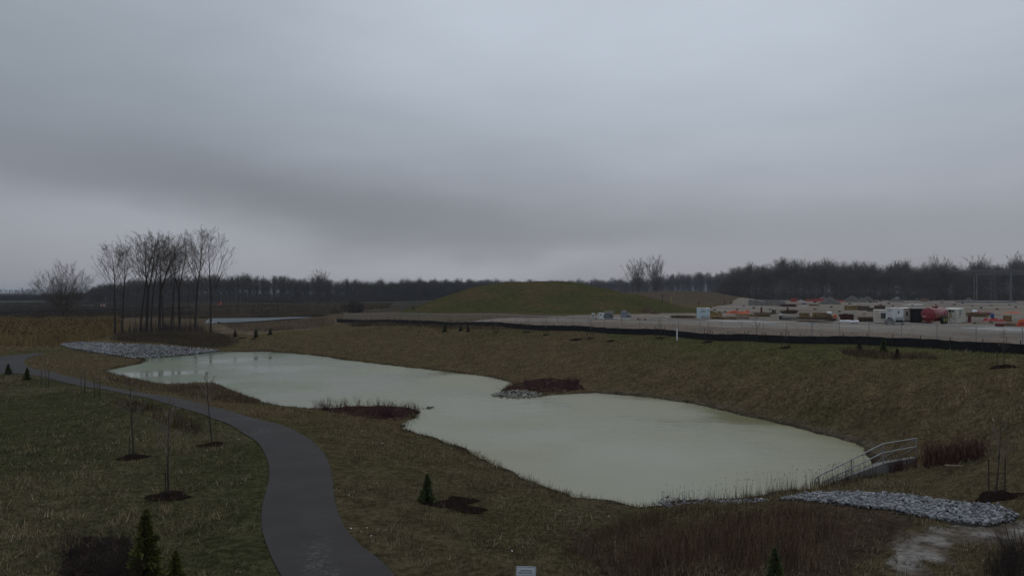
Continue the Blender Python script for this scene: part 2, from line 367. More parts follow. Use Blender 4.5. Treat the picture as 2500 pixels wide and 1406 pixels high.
# zones of the ground
PATH_R = [(-140, 876), (0, 869), (45, 866), (75, 863), (100, 862), (112, 865), (82, 870), (64, 876), (58, 884), (64, 893), (85, 901), (130, 908), (200, 924), (280, 945), (370, 960), (450, 972), (510, 985), (560, 996), (600, 1008), (640, 1020), (680, 1032), (720, 1048), (760, 1072), (790, 1100), (806, 1135), (812, 1170), (815, 1205), (822, 1240), (835, 1275), (852, 1305), (880, 1335), (905, 1355), (930, 1376), (957, 1406), (1000, 1470)]
PATH_L = [(-140, 905), (0, 913), (40, 912), (90, 920), (150, 935), (200, 946), (260, 955), (330, 968), (400, 985), (450, 998), (520, 1022), (560, 1038), (600, 1062), (625, 1078), (645, 1105), (657, 1140), (658, 1165), (650, 1200), (640, 1240), (637, 1280), (645, 1320), (660, 1360), (685, 1406), (722, 1470)]
def smooth_poly(P, it=2, closed=False):
    P = np.asarray(P, float)
    for _ in range(it):
        Q = np.empty((2 * len(P) - 2, 2)); Q[0::2] = P[:-1] * .75 + P[1:] * .25; Q[1::2] = P[:-1] * .25 + P[1:] * .75
        P = np.vstack([P[:1], Q, P[-1:]])
    return P
path_poly = np.vstack([smooth_poly([onz(x, y, 0.0) for x, y in PATH_R]), smooth_poly([onz(x, y, 0.0) for x, y in PATH_L])[::-1]])
RIP_A = atp([(145, 842), (190, 836), (215, 837), (300, 841), (380, 845), (450, 850), (510, 854), (538, 857), (500, 863), (450, 868), (400, 872), (352, 875), (300, 872), (230, 862), (180, 853)])
RIP_B = atp([(1905, 1222), (1935, 1215), (1960, 1210), (2050, 1204), (2110, 1206), (2160, 1208), (2250, 1217), (2300, 1224), (2350, 1232), (2420, 1236), (2455, 1245), (2488, 1262), (2470, 1275), (2420, 1286), (2380, 1284), (2340, 1278), (2290, 1270), (2240, 1262), (2180, 1248), (2100, 1240), (2050, 1231), (1980, 1226)])
RIP_C = atp([(1585, 1234), (1610, 1224), (1635, 1213), (1660, 1216), (1690, 1223), (1760, 1223), (1850, 1220), (1880, 1223), (1850, 1227), (1760, 1229), (1700, 1231), (1640, 1240), (1600, 1241)])
RIP_D = np.array([onz(x, y, WZ + .15) for x, y in [(1196, 960), (1225, 955), (1255, 953), (1300, 958), (1325, 962), (1300, 967), (1250, 968), (1215, 964)]])
BED_A = atp([(760, 996), (800, 994), (900, 992), (985, 993), (1020, 999), (1026, 1006), (1018, 1014), (975, 1026), (930, 1024), (860, 1015), (800, 1005)])
BED_B = atp([(1232, 952), (1260, 935), (1300, 926), (1360, 924), (1410, 932), (1430, 942), (1425, 950), (1380, 957), (1310, 957), (1270, 955)])
TANGLE = atp([(150, 1345), (200, 1308), (300, 1312), (350, 1350), (345, 1450), (130, 1450)])
MUD = atp([(2140, 1322), (2180, 1300), (2230, 1294), (2300, 1296), (2380, 1285), (2500, 1265), (2640, 1290), (2640, 1345), (2500, 1345), (2420, 1330), (2330, 1325), (2330, 1350), (2300, 1375), (2290, 1440), (2130, 1440), (2180, 1380), (2190, 1350)])
SITE = np.array([FENCE[1][:2] + np.array([10.5, -11.5]), FENCE[2][:2], FENCE[3][:2], FENCE[4][:2], FENCE[5][:2], FENCE[6][:2], FENCE[7][:2], FENCE[8][:2], (60, 22), (500, 20), (760, 560), (185, 560)] + [onz(*p, 3.0) for p in [(1850, 735), (1800, 741), (1720, 752), (1690, 762), (1560, 766), (1420, 767), (1330, 775)]])
POND2 = np.array([onz(x, y, 0.02) for x, y in [(505, 782), (520, 779), (560, 779), (640, 778), (690, 777), (740, 775), (775, 775), (752, 778), (700, 781), (640, 786), (590, 789), (545, 791), (525, 788)]])
LAWN = np.vstack([smooth_poly([onz(x, y, 0.0) for x, y in PATH_L])[::-1], np.array([(-90, 80), (-60, 20), (-20, 4), (-5, 4)])])
REEDS = atp([(0, 838), (0, 784), (150, 784), (290, 780), (300, 805), (255, 825), (200, 838), (140, 845)])
REEDS = [(-130, 100), (-150, 190)] + [tuple(p) for p in REEDS[1:]]
TAN = atp([(560, 812), (640, 815), (780, 803), (840, 792), (800, 778), (690, 784), (600, 792), (530, 795)])
BROWN = atp([(1420, 1406), (1470, 1340), (1560, 1290), (1700, 1248), (1850, 1238), (2000, 1235), (2080, 1270), (2120, 1320), (2100, 1440), (1450, 1440)])

# ------------------------------------------------------------------ ground mesh
def terrain():
    ang = np.concatenate([np.linspace(-180, -60, 25)[:-1], np.linspace(-60, -42, 25)[:-1], np.linspace(-42, 42, 421), np.linspace(42, 60, 25)[1:], np.linspace(60, 180, 25)[1:-1]])
    ang = np.radians(ang); rad = np.concatenate([[0.5, 3, 6, 9], np.geomspace(11, 260, 330), np.geomspace(263, 7000, 150)])
    A, Rr = np.meshgrid(ang, rad); X, Y = Rr * np.sin(A), Rr * np.cos(A)
    Yc = np.where(np.abs(A) > R(58), np.abs(Y) * 0 + Rr * math.cos(R(50)), Y); Xc = np.where(np.abs(A) > R(58), np.sign(A) * Rr * math.sin(R(50)), X)
    Z = H(Xc, Yc).reshape(X.shape)
    far = ss(1300, 4500, Rr); Z = Z + far * 10 * (0.5 + 0.5 * vnoise(X, Y, 900, 9)) - ss(560, 620, Rr) * 0
    x, y = X.ravel(), Y.ravel()
    jx, jy = x + 1.6 * vnoise(x, y, 2.2, 21) + 2.5 * vnoise(x, y, 9, 22), y + 1.6 * vnoise(x, y, 2.2, 23) + 2.5 * vnoise(x, y, 9, 24)
    r = np.hypot(x, y)
    col = np.empty((len(x), 3)); col[:] = (0.090, 0.069, 0.038)
    def put(mask, c, f=1.0):
        m = mask.astype(float)[:, None] * (f if np.isscalar(f) else f[:, None]); col[:] = col * (1 - m) + np.array(c) * m
    patch = vnoise(x, y, 13, 31) * .6 + vnoise(x, y, 5, 32) * .4
    put(np.ones_like(x, bool), (0.060, 0.060, 0.023), ss(0.1, .6, patch) * .5)
    put(r < 60, (0.060, 0.050, 0.030), ss(60, 30, r) * .6)
    put(inside(LAWN, x, y), (0.048, 0.048, 0.024)); put(inside(LAWN, x, y), (0.085, 0.071, 0.042), ss(-.1, .5, vnoise(x, y, 6, 33)) * .6)
    put((r > 150) & (x < 10), (0.085, 0.064, 0.042)); put((r > 260) & (x < 40), (0.052, 0.042, 0.033))
    put((r > 300) & (x < 20), (0.040, 0.038, 0.031), ss(0, .4, vnoise(x, y, 60, 44)))
    put((r > 240) & (x < 20), (0.10, 0.082, 0.055), ss(.3, .6, vnoise(x, y * .4, 30, 45)) * .6)
    put(inside(TAN, jx, jy), (0.125, 0.10, 0.070))
    put(inside(REEDS, jx, jy), (0.11, 0.08, 0.038))
    put(inside(BROWN, jx, jy), (0.052, 0.037, 0.026))
    band = ss(9, 2, polydist(FENCE[:, :2], x, y, False)); put(band > 0, (0.062, 0.066, 0.026), band * .75 * (x > 12))
    mz = ridge(x, y, MOUND, 232, 46, 60, 2.7) > 0.05
    g = 0.5 * vnoise(x * 1.0, y * .6, 16, 51) + .5 * vnoise(x, y, 6, 52)
    put(mz, (0.068, 0.058, 0.027)); put(mz, (0.051, 0.055, 0.021), ss(-.2, .4, g + .12) * .85); put(mz, (0.085, 0.06, 0.034), ss(.15, .5, -g) * .8)
    put(ridge(x, y, MOUND2, 400, 60, 60, 3) > .02, (0.082, 0.063, 0.046))
    st = inside(SITE, x + .3 * (jx - x), y + .3 * (jy - y))
    put(st & ~mz, (0.205, 0.178, 0.150))
    put(st & ~mz, (0.140, 0.116, 0.094), ss(-.1, .5, vnoise(x * .5, y, 9, 61)) * .8)
    put(st & ~mz, (0.25, 0.228, 0.20), ss(.2, .6, vnoise(x * .4, y, 12, 62)) * .6)
    put(st & ~mz, (0.165, 0.152, 0.138), ss(0, .5, vnoise(x * .3, y, 25, 63)) * .7)
    berm = ss(16, 11, polydist(FENCE[2:, :2], jx, jy, False)); put(st & (berm > 0), (0.150, 0.115, 0.088), berm * .9)
    shore = polydist(POND, x, y); k = (shore < 3) & (y > 38) & (x > 8); put(k, (0.085, 0.075, 0.062), ss(1.6, .5, shore) * (.6)); k = shore < 1.5; put(k, (0.035, 0.027, 0.02), ss(.75, .2, shore + .25 * vnoise(x, y, 1.1, 77)) * .85)
    mj = inside(MUD, x + .5 * vnoise(x, y, .8, 81) + .5 * vnoise(x, y, 2.4, 82), y + .5 * vnoise(x, y, .8, 83) + .6 * vnoise(x, y, 2.4, 84)); mw = vnoise(x, y, 1.9, 85) * .6 + vnoise(x, y, .6, 86) * .5
    put(mj, (0.085, 0.070, 0.055)); put(mj, (0.20, 0.185, 0.17), ss(.0, .45, mw) * .9); put(mj, (0.045, 0.036, 0.025), ss(.1, .5, -mw) * .9)
    put(inside(TANGLE, x + .4 * vnoise(x, y, 1.1, 87), y + .4 * vnoise(x, y, 1.1, 88)), (0.022, 0.017, 0.015))
    put((r > 4000), (0.05, 0.05, 0.05)); put(r > 620, (0.055, 0.05, 0.045))
    na, nr = A.shape[1], A.shape[0]
    i = np.arange(nr - 1)[:, None] * na; j = np.arange(na)[None, :]; j2 = (j + 1) % na
    F = np.stack([i + j, i + j2, i + na + j2, i + na + j], -1).reshape(-1, 4)
    me = fast_mesh('ground', np.c_[x, y, Z.ravel()], F, col, True)
    m = material('ground_soil', (1, 1, 1), 0.95, 0.28, 0.7, vcol=True, coord='pos', spec=0.0)
    t = m.node_tree; n = t.nodes; b = n['Principled BSDF']
    # finer tufts and streaks of dead grass
    prev = b.inputs['Base Color'].links[0].from_socket
    pos = n.new('ShaderNodeNewGeometry').outputs['Position']
    f = n.new('ShaderNodeTexNoise'); f.inputs['Scale'].default_value = 3.2; f.inputs['Detail'].default_value = 8; f.inputs['Roughness'].default_value = .72; t.links.new(pos, f.inputs['Vector'])
    mr = n.new('ShaderNodeMapRange'); mr.inputs[1].default_value = .36; mr.inputs[2].default_value = .64; mr.inputs[3].default_value = .5; mr.inputs[4].default_value = 1.5; t.links.new(f.outputs[0], mr.inputs[0])
    s2 = n.new('ShaderNodeVectorMath'); s2.operation = 'SCALE'; t.links.new(prev, s2.inputs[0]); t.links.new(mr.outputs[0], s2.inputs['Scale'])
    t.links.new(s2.outputs[0], b.inputs['Base Color'])
    bu = n.new('ShaderNodeBump'); bu.inputs['Strength'].default_value = .7; bu.inputs['Distance'].default_value = .12; t.links.new(f.outputs[0], bu.inputs['Height']); t.links.new(bu.outputs[0], b.inputs['Normal'])
    return tag(link('ground', me, m), kind='structure')
terrain()

def patch(name, poly, step, off, mat, kind='structure', z=None, dome=0.0, rough_edge=0.0, group=None):
    """a sheet with the outline poly, draped over the ground"""
    P = np.asarray(poly, float)
    if rough_edge:
        Q = []
        for a, b in zip(P, np.roll(P, -1, 0)):
            n = max(1, int(np.hypot(*(b - a)) / (rough_edge * 1.2)))
            for k in range(n): Q.append(a + (b - a) * k / n + rng.normal(0, rough_edge * .45, 2))
        P = np.array(Q)
    x0, y0 = P.min(0); x1, y1 = P.max(0)
    gx, gy = np.meshgrid(np.arange(x0, x1, step), np.arange(y0, y1, step)); gx, gy = gx.ravel(), gy.ravel()
    k = inside(P, gx, gy); gx, gy = gx[k], gy[k]
    if len(gx):
        k = polydist(P, gx, gy) > step * .35; gx, gy = gx[k], gy[k]
    pts = [Vector(p) for p in P] + [Vector(p) for p in zip(gx, gy)]; n = len(P)
    v, e, f, *_ = geometry.delaunay_2d_cdt(pts, [], [list(range(n))], 1, 1e-5)
    v = np.array([tuple(q) for q in v])
    zz = (H(v[:, 0], v[:, 1]) if z is None else np.full(len(v), z)) + off
    if dome:
        d = polydist(P, v[:, 0], v[:, 1]); zz = zz + dome * ss(0, d.max(), d) + rng.uniform(-.04, .04, len(v)) * (d > .1)
    me = bpy.data.meshes.new(name); me.from_pydata([tuple(q) for q in np.c_[v, zz]], [], [tuple(q) for q in f]); me.update()
    for p in me.polygons: p.use_smooth = True
    o = link(name, me, mat); tag(o, kind=kind, group=group)
    return o

# asphalt path, with worn pale scuffs
def path_material():
    m = material('asphalt', (0.046, 0.0425, 0.042), 0.85, 0.14, 0.5, 0.35, 30, coord='pos', spec=0.12)
    t = m.node_tree; n = t.nodes; b = n['Principled BSDF']; prev = b.inputs['Base Color'].links[0].from_socket
    pos = n.new('ShaderNodeNewGeometry').outputs['Position']
    f = n.new('ShaderNodeTexNoise'); f.inputs['Scale'].default_value = 60; f.inputs['Detail'].default_value = 3; t.links.new(pos, f.inputs['Vector'])
    mr = n.new('ShaderNodeMapRange'); mr.inputs[1].default_value = .3; mr.inputs[2].default_value = .7; mr.inputs[3].default_value = .75; mr.inputs[4].default_value = 1.25; t.links.new(f.outputs[0], mr.inputs[0])
    s2 = n.new('ShaderNodeVectorMath'); s2.operation = 'SCALE'; t.links.new(prev, s2.inputs[0]); t.links.new(mr.outputs[0], s2.inputs['Scale'])
    a = n.new('ShaderNodeTexNoise'); a.inputs['Scale'].default_value = .35; a.inputs['Detail'].default_value = 7; a.inputs['Roughness'].default_value = .7; t.links.new(pos, a.inputs['Vector'])
    m2 = n.new('ShaderNodeMapRange'); m2.inputs[1].default_value = .62; m2.inputs[2].default_value = .78; m2.inputs[4].default_value = .8; t.links.new(a.outputs[0], m2.inputs[0])
    mix = n.new('ShaderNodeMix'); mix.data_type = 'RGBA'; t.links.new(m2.outputs[0], mix.inputs[0]); t.links.new(s2.outputs[0], mix.inputs[6]); mix.inputs[7].default_value = (.10, .095, .09, 1)
    out = mix.outputs[2]
    for (px, py), rad, ang in (((575, 1022), 2.6, -.75), ((660, 1052), 2.0, -.8), ((770, 1360), 1.5, .2), ((800, 1420), 1.4, .3), ((300, 962), 2.2, -.7), ((340, 968), 2.2, -.7), ((20, 885), 6, 0.)):
        x_, y_ = onz(px, py, 0.0); mp = n.new('ShaderNodeMapping'); mp.vector_type = 'TEXTURE'; mp.inputs['Location'].default_value = (x_, y_, 0); mp.inputs['Rotation'].default_value = (0, 0, ang); mp.inputs['Scale'].default_value = (rad * .45, rad * 1.6, 50); t.links.new(pos, mp.inputs[0])
        le = n.new('ShaderNodeVectorMath'); le.operation = 'LENGTH'; t.links.new(mp.outputs[0], le.inputs[0])
        fo = n.new('ShaderNodeMapRange'); fo.inputs[1].default_value = 1; fo.inputs[2].default_value = .1; t.links.new(le.outputs['Value'], fo.inputs[0])
        nn = n.new('ShaderNodeTexNoise'); nn.inputs['Scale'].default_value = 5; nn.inputs['Detail'].default_value = 8; nn.inputs['Roughness'].default_value = .75; t.links.new(pos, nn.inputs['Vector'])
        th = n.new('ShaderNodeMapRange'); th.inputs[1].default_value = .5; th.inputs[2].default_value = .66; t.links.new(nn.outputs[0], th.inputs[0])
        mu = n.new('ShaderNodeMath'); mu.operation = 'MULTIPLY'; t.links.new(fo.outputs[0], mu.inputs[0]); t.links.new(th.outputs[0], mu.inputs[1])
        mq = n.new('ShaderNodeMix'); mq.data_type = 'RGBA'; t.links.new(mu.outputs[0], mq.inputs[0]); t.links.new(out, mq.inputs[6]); mq.inputs[7].default_value = (.125, .118, .112, 1); out = mq.outputs[2]
    t.links.new(out, b.inputs['Base Color'])
    return m
M['asphalt'] = path_material()
patch('path', path_poly, 0.9, 0.045, M['asphalt'])
M['scuff'] = material('salt_scuff', (0.22, 0.215, 0.21), 0.9, 0.4, 3, coord='pos')

# pond water
def water_material(name, col, bump, scale):
    m = bpy.data.materials.new(name); m.use_nodes = True; t = m.node_tree; n = t.nodes; b = n['Principled BSDF']
    b.inputs['Roughness'].default_value = .2; b.inputs['IOR'].default_value = 1.33
    pos = n.new('ShaderNodeNewGeometry').outputs['Position']
    a = n.new('ShaderNodeTexNoise'); a.inputs['Scale'].default_value = .045; a.inputs['Detail'].default_value = 3; t.links.new(pos, a.inputs['Vector'])
    cr = n.new('ShaderNodeMix'); cr.data_type = 'RGBA'; t.links.new(a.outputs[0], cr.inputs[0])
    cr.inputs[6].default_value = (*[c * .92 for c in col], 1); cr.inputs[7].default_value = (*[c * 1.08 for c in col], 1)
    sp = n.new('ShaderNodeSeparateXYZ'); t.links.new(pos, sp.inputs[0]); mr = n.new('ShaderNodeMapRange'); mr.inputs[1].default_value = -5; mr.inputs[2].default_value = -40; mr.interpolation_type = 'SMOOTHSTEP'; t.links.new(sp.outputs[0], mr.inputs[0])
    c2 = n.new('ShaderNodeMix'); c2.data_type = 'RGBA'; t.links.new(mr.outputs[0], c2.inputs[0]); t.links.new(cr.outputs[2], c2.inputs[6]); c2.inputs[7].default_value = (col[0] * .64, col[1] * .78, col[2] * .84, 1); t.links.new(c2.outputs[2], b.inputs['Base Color'])
    rg = n.new('ShaderNodeTexNoise'); rg.inputs['Scale'].default_value = .09; rg.inputs['Detail'].default_value = 4; t.links.new(pos, rg.inputs['Vector'])
    rr = n.new('ShaderNodeMapRange'); rr.inputs[1].default_value = .38; rr.inputs[2].default_value = .62; rr.inputs[3].default_value = .1; rr.inputs[4].default_value = .38; t.links.new(rg.outputs[0], rr.inputs[0]); t.links.new(rr.outputs[0], b.inputs['Roughness'])
    w = n.new('ShaderNodeTexNoise'); w.inputs['Scale'].default_value = scale; w.inputs['Detail'].default_value = 4
    mp = n.new('ShaderNodeMapping'); mp.inputs['Scale'].default_value = (.6, 1.6, 1); mp.inputs['Rotation'].default_value = (0, 0, .3); t.links.new(pos, mp.inputs[0]); t.links.new(mp.outputs[0], w.inputs['Vector'])
    bu = n.new('ShaderNodeBump'); bu.inputs['Strength'].default_value = bump; bu.inputs['Distance'].default_value = .03; t.links.new(w.outputs[0], bu.inputs['Height']); t.links.new(bu.outputs[0], b.inputs['Normal'])
    return m
cx, cy = POND.mean(0)
big = POND + 1.5 * (POND - np.array([cx, cy])) / np.hypot(*(POND - np.array([cx, cy])).T)[:, None]
def flat_sheet(name, poly, z, mat):
    v, e, f, *_ = geometry.delaunay_2d_cdt([Vector(p) for p in poly], [], [list(range(len(poly)))], 1, 1e-5)
    me = bpy.data.meshes.new(name); me.from_pydata([(q[0], q[1], z) for q in v], [], [tuple(q) for q in f]); me.update()
    return tag(link(name, me, mat), kind='structure')
x0, y0 = POND.min(0) - 3; x1, y1 = POND.max(0) + 3
WATER = water_material('muddy_water', (0.202, 0.198, 0.114), .5, 1.3)
flat_sheet('pond', [(x0, y0), (x1, y0), (x1, y1), (x0, y1)], WZ + .012, WATER)
M['puddle'] = water_material('puddle_water', (0.20, 0.195, 0.185), .1, 2)
flat_sheet('small_pond', POND2, 0.35, water_material('grey_water', (0.075, 0.08, 0.088), 1.0, 1.0))
for m_ in (M['puddle'], bpy.data.materials['grey_water']): m_.node_tree.links.remove(m_.node_tree.nodes['Principled BSDF'].inputs['Roughness'].links[0]); m_.node_tree.nodes['Principled BSDF'].inputs['Roughness'].default_value = .45; m_.node_tree.nodes['Principled BSDF'].inputs['IOR'].default_value = 1.2

# matte pale strips, and puddles, on the building yard
def px_strip(L, wpx):
    top = [(x, y) for x, y in L]; bot = [(x + 3, y + w) for (x, y), w in zip(L, wpx)][::-1]
    return [onz(*p, 3.0) for p in top + bot]
M['pale_line'] = material('pale_strip', (0.34, 0.33, 0.315), 0.9, 0.3, 1.5, coord='pos')
for L, w in [([(1725, 788), (1800, 792), (1880, 796), (1960, 800), (2000, 803)], [2, 3, 3, 3, 2]), ([(1940, 791), (1990, 794), (2040, 797)], [2, 3, 2]), ([(2090, 803), (2160, 806), (2230, 810)], [2, 3, 2]),
             ([(1585, 783), (1620, 785), (1640, 784)], [1, 3, 1]), ([(1620, 774), (1660, 773), (1700, 770)], [1, 1.5, 1]), ([(2060, 746), (2075, 745), (2090, 744)], [1, 1, 1]), ([(2330, 815), (2400, 819), (2500, 824)], [2, 2, 3]), ([(1900, 749), (1940, 748), (1970, 748)], [1, 1, 1])]:
    patch('pale_track', px_strip(L, [q * .6 for q in w]), 3, .03, M['pale_line'], rough_edge=.5)
for L in [[(2330, 806), (2420, 799), (2500, 803), (2560, 806), (2560, 822), (2440, 815)], [(2225, 741), (2260, 742), (2250, 745), (2200, 745)], [(1700, 783), (1850, 783), (1930, 788), (1860, 791), (1750, 787)], [(2000, 800), (2090, 797), (2140, 801), (2060, 805)]]:
    patch('puddle', [onz(*p, 3.0) for p in L], 2, .025, M['puddle'], rough_edge=.7)

# ------------------------------------------------------------------ haze
def haze():
    o = MB().box((0, 0, 22), (16000, 16000, 70)).build('haze', None)
    m = bpy.data.materials.new('haze_air'); m.use_nodes = True; t = m.node_tree; t.nodes.remove(t.nodes['Principled BSDF'])
    v = t.nodes.new('ShaderNodeVolumePrincipled'); v.inputs['Density'].default_value = 0.00011; v.inputs['Color'].default_value = (.80, .88, 1.0, 1); v.inputs['Anisotropy'].default_value = .0
    t.links.new(v.outputs[0], t.nodes['Material Output'].inputs['Volume']); o.data.materials.append(m)
    tag(o, kind='stuff')


# ------------------------------------------------------------------ plants: stems and branches as tapering segments
def segs_mesh(name, P0, P1, R0, R1, n, col=None):
    P0, P1 = np.asarray(P0, float), np.asarray(P1, float); R0, R1 = np.asarray(R0, float), np.asarray(R1, float)
    D = P1 - P0; D /= np.linalg.norm(D, axis=1)[:, None] + 1e-9
    ref = np.where(np.abs(D[:, 2:3]) > .9, np.array([[1., 0, 0]]), np.array([[0, 0, 1.]]))
    U = np.cross(D, ref); U /= np.linalg.norm(U, axis=1)[:, None] + 1e-9; Vv = np.cross(D, U)
    a = np.arange(n) * 2 * np.pi / n; ca, sa = np.cos(a), np.sin(a)
    ring = U[:, None] * ca[None, :, None] + Vv[:, None] * sa[None, :, None]
    A = P0[:, None] + ring * R0[:, None, None]; B = P1[:, None] + ring * R1[:, None, None]
    V = np.concatenate([A, B], 1).reshape(-1, 3); N = len(P0); b = (np.arange(N) * 2 * n)[:, None]
    i = np.arange(n)[None]; j = (i + 1) % n
    F = np.stack([b + i, b + j, b + n + j, b + n + i], -1).reshape(-1, 4)
    return fast_mesh(name, V, F, None if col is None else np.repeat(np.asarray(col), 2 * n, 0), n > 3)
def unit(v): return v / (np.linalg.norm(v) + 1e-9)
def perp(d, g):
    v = np.cross(d, g.normal(size=3)); return unit(v)
class Tree:
    def __init__(s, seed): s.g = np.random.default_rng(seed); s.trunk = []; s.limb = []; s.twig = []
    def line(s, out, p, d, L, r0, r1, n, up=0.0, wob=0.06):
        pts = [(p.copy(), r0, d)]; step = L / n
        for k in range(n):
            d = unit(d + np.array([0, 0, up]) / n + s.g.normal(0, wob, 3)); q = p + d * step; ra, rb = r0 + (r1 - r0) * k / n, r0 + (r1 - r0) * (k + 1) / n
            out.append((p, q, ra, rb)); p = q; pts.append((p, rb, d))
        return pts
    def branch(s, p, d, L, r, lev, up, spread):
        out = s.limb if lev < 2 else s.twig
        pts = s.line(out, p, d, L, r, r * .25, 5 if lev == 0 else (3 if lev == 1 else 2), up, .07 + .03 * lev)
        if lev >= 3: return
        n = {0: s.nsub[0], 1: s.nsub[1], 2: s.nsub[2]}[lev]
        for k in range(n):
            t = s.g.uniform(.25, 1.0) if lev else s.g.uniform(.2, 1.0)
            i = min(int(t * (len(pts) - 1)), len(pts) - 2); f = t * (len(pts) - 1) - i
            q = pts[i][0] * (1 - f) + pts[i + 1][0] * f; dd = pts[i + 1][2]
            nd = unit(dd * math.cos(spread) + perp(dd, s.g) * math.sin(spread) * s.g.uniform(.7, 1.2))
            s.branch(q, nd, L * s.g.uniform(.28, .5) * (1.15 - .4 * t), max(r * (1 - .75 * t) * .6, s.rmin), lev + 1, up * .7, spread)
    def pack(s, L, n, name): 
        return segs_mesh(name, [a[0] for a in L], [a[1] for a in L], [a[2] for a in L], [a[3] for a in L], n)
def poplar(seed, Ht, r0, fork=False, first=.36, lean=(0, 0), spread=.55, nl=17, width=1.0, rmin=.0135):
    s = Tree(seed); s.nsub = (6, 5, 3); s.rmin = rmin
    d = unit(np.array([lean[0], lean[1], 1.0]))
    if fork:
        base = s.line(s.trunk, np.zeros(3), d, Ht * .42, r0, r0 * .72, 6, .05, .025); stems = []
        for k in range(3 if seed % 2 else 2):
            nd = unit(base[-1][2] + perp(base[-1][2], s.g) * .19 * width); stems.append(s.line(s.trunk, base[-1][0], nd, Ht * .56 * s.g.uniform(.85, 1.02), r0 * .5, .025, 7, .18, .05))
    else: stems = [s.line(s.trunk, np.zeros(3), d, Ht * .97, r0, .022, 12, .08, .03)]
    for st in stems:
        m = len(st) - 1; lo = .08 if fork else first
        for k in range(int(nl * (.62 if fork else 1))):
            t = lo + (1 - lo) * (k + s.g.uniform(0, 1)) / (nl * (.62 if fork else 1)); t = min(t, .98); i = int(t * m); f = t * m - i
            q = st[i][0] * (1 - f) + st[i + 1][0] * f; dd = st[i + 1][2]; rr = st[i][1]
            a = spread * s.g.uniform(.75, 1.25); nd = unit(dd * math.cos(a) + perp(dd, s.g) * math.sin(a))
            s.branch(q, nd, (Ht - q[2]) * s.g.uniform(.55, .85) * width + Ht * .07, max(rr * .45, .026), 0, .42, .58)
    return s
def dome_tree(seed, Ht, nstem=11, rad=.15, spread=.8, rmin=.02):
    s = Tree(seed); s.nsub = (9, 6, 3); s.rmin = rmin
    s.line(s.trunk, np.zeros(3), np.array([0, 0, 1.]), Ht * .12, rad * 2.6, rad * 2.0, 3)
    for k in range(nstem):
        a = 2.399 * k + s.g.uniform(-.2, .2); t = spread * math.sqrt((k + .5) / nstem); d = np.array([math.sin(t) * math.cos(a), math.sin(t) * math.sin(a), math.cos(t)])
        s.branch(np.array([0, 0, Ht * s.g.uniform(.04, .12)]), d, Ht * (.92 - .22 * (t / 1.1) ** 2) * s.g.uniform(.93, 1.03), rad * (1 - .3 * t), 0, .3, .45)
    return s
def plant_tree(s, name, loc, rz, scale, label, cat, group, mt='bark', mc='twig', ntr=9):
    o = empty(name, loc, rz, label, cat, group); o.scale = (scale,) * 3
    link('trunk', s.pack(s.trunk, ntr, 'trunk'), M[mt], o)
    a = s.limb + s.twig
    link('crown', s.pack(a, 3, 'crown'), M[mc], o)
    return o
GROVE = [(281, 814, 212, 'n', 'leftmost bare cottonwood of the grove, its crown leaning out over the reeds'), (298, 814, 205, 'n', 'second bare cottonwood from the left end of the grove'),
         (330, 815, 110, 's', 'short thin bare cottonwood between the second and third tall trunks'), (343, 812, 232, 'n', 'third tall cottonwood from the left, with a leaning grey trunk'),
         (358, 811, 240, 'f', 'thick forked cottonwood just left of the middle of the grove'), (368, 811, 215, 'n', 'slim bare cottonwood touching the thick forked one on its right'),
         (389, 809, 225, 'f', 'bare cottonwood in the middle of the grove with a trunk splitting midway'), (399, 811, 190, 'n', 'straight bare cottonwood in the middle of the grove behind the dark brush'),
         (416, 807, 205, 'n', 'bare cottonwood right of the middle of the grove, leaning slightly right'), (425, 808, 150, 's', 'thin short cottonwood stem right of the middle of the grove'),
         (438, 807, 222, 'f', 'fourth tall cottonwood from the right end of the grove'), (464, 806, 130, 's', 'short dark stem between the two groups of tall trunks on the right of the grove'),
         (476, 812, 248, 'n', 'tallest bare cottonwood, second from the right end of the grove'), (515, 812, 240, 'o', 'bare cottonwood standing apart at the right end of the grove')]
protos = {'n': [], 'f': [], 's': [], 'o': []}
for k in range(3): protos['n'].append(poplar(11 + k, 21, .27, False, .45, (.03 * (k - 1), 0), .74, 24))
for k in range(2): protos['f'].append(poplar(30 + k, 21, .33, True, nl=20, spread=.70))
protos['s'].append(poplar(41, 14, .11, False, .35, (.06, 0), .5, 9))
protos['o'].append(poplar(57, 21, .24, False, .30, (-.02, 0), .62, 12))
cache = {}; cnt = {}
for px, py, hp, k, lab in GROVE:
    p = at(px, py); i = cnt.get(k, 0); cnt[k] = i + 1; s = protos[k][i % len(protos[k])]; h0 = 14 if k == 's' else 21
    sc = hp * mpp(p) / h0; key = (k, i % len(protos[k]))
    if key not in cache: cache[key] = plant_tree(s, 'cottonwood_tree', p, rng.uniform(0, 6.28) if k != 'n' else 0, sc, lab, 'tree', 'bare cottonwoods in the grove beyond the pond')
    else: copy_tree(cache[key], p, rng.uniform(0, 6.28), sc, lab)
p = at(155, 782); plant_tree(dome_tree(77, 14.5, 40, .10, .92, .018), 'broad_tree', p, .4, 112 * mpp(p) / 14.0, 'low broad bare tree with a round many-stemmed crown, left of the cottonwood grove', 'tree', None, 'bark_dark', 'twig')
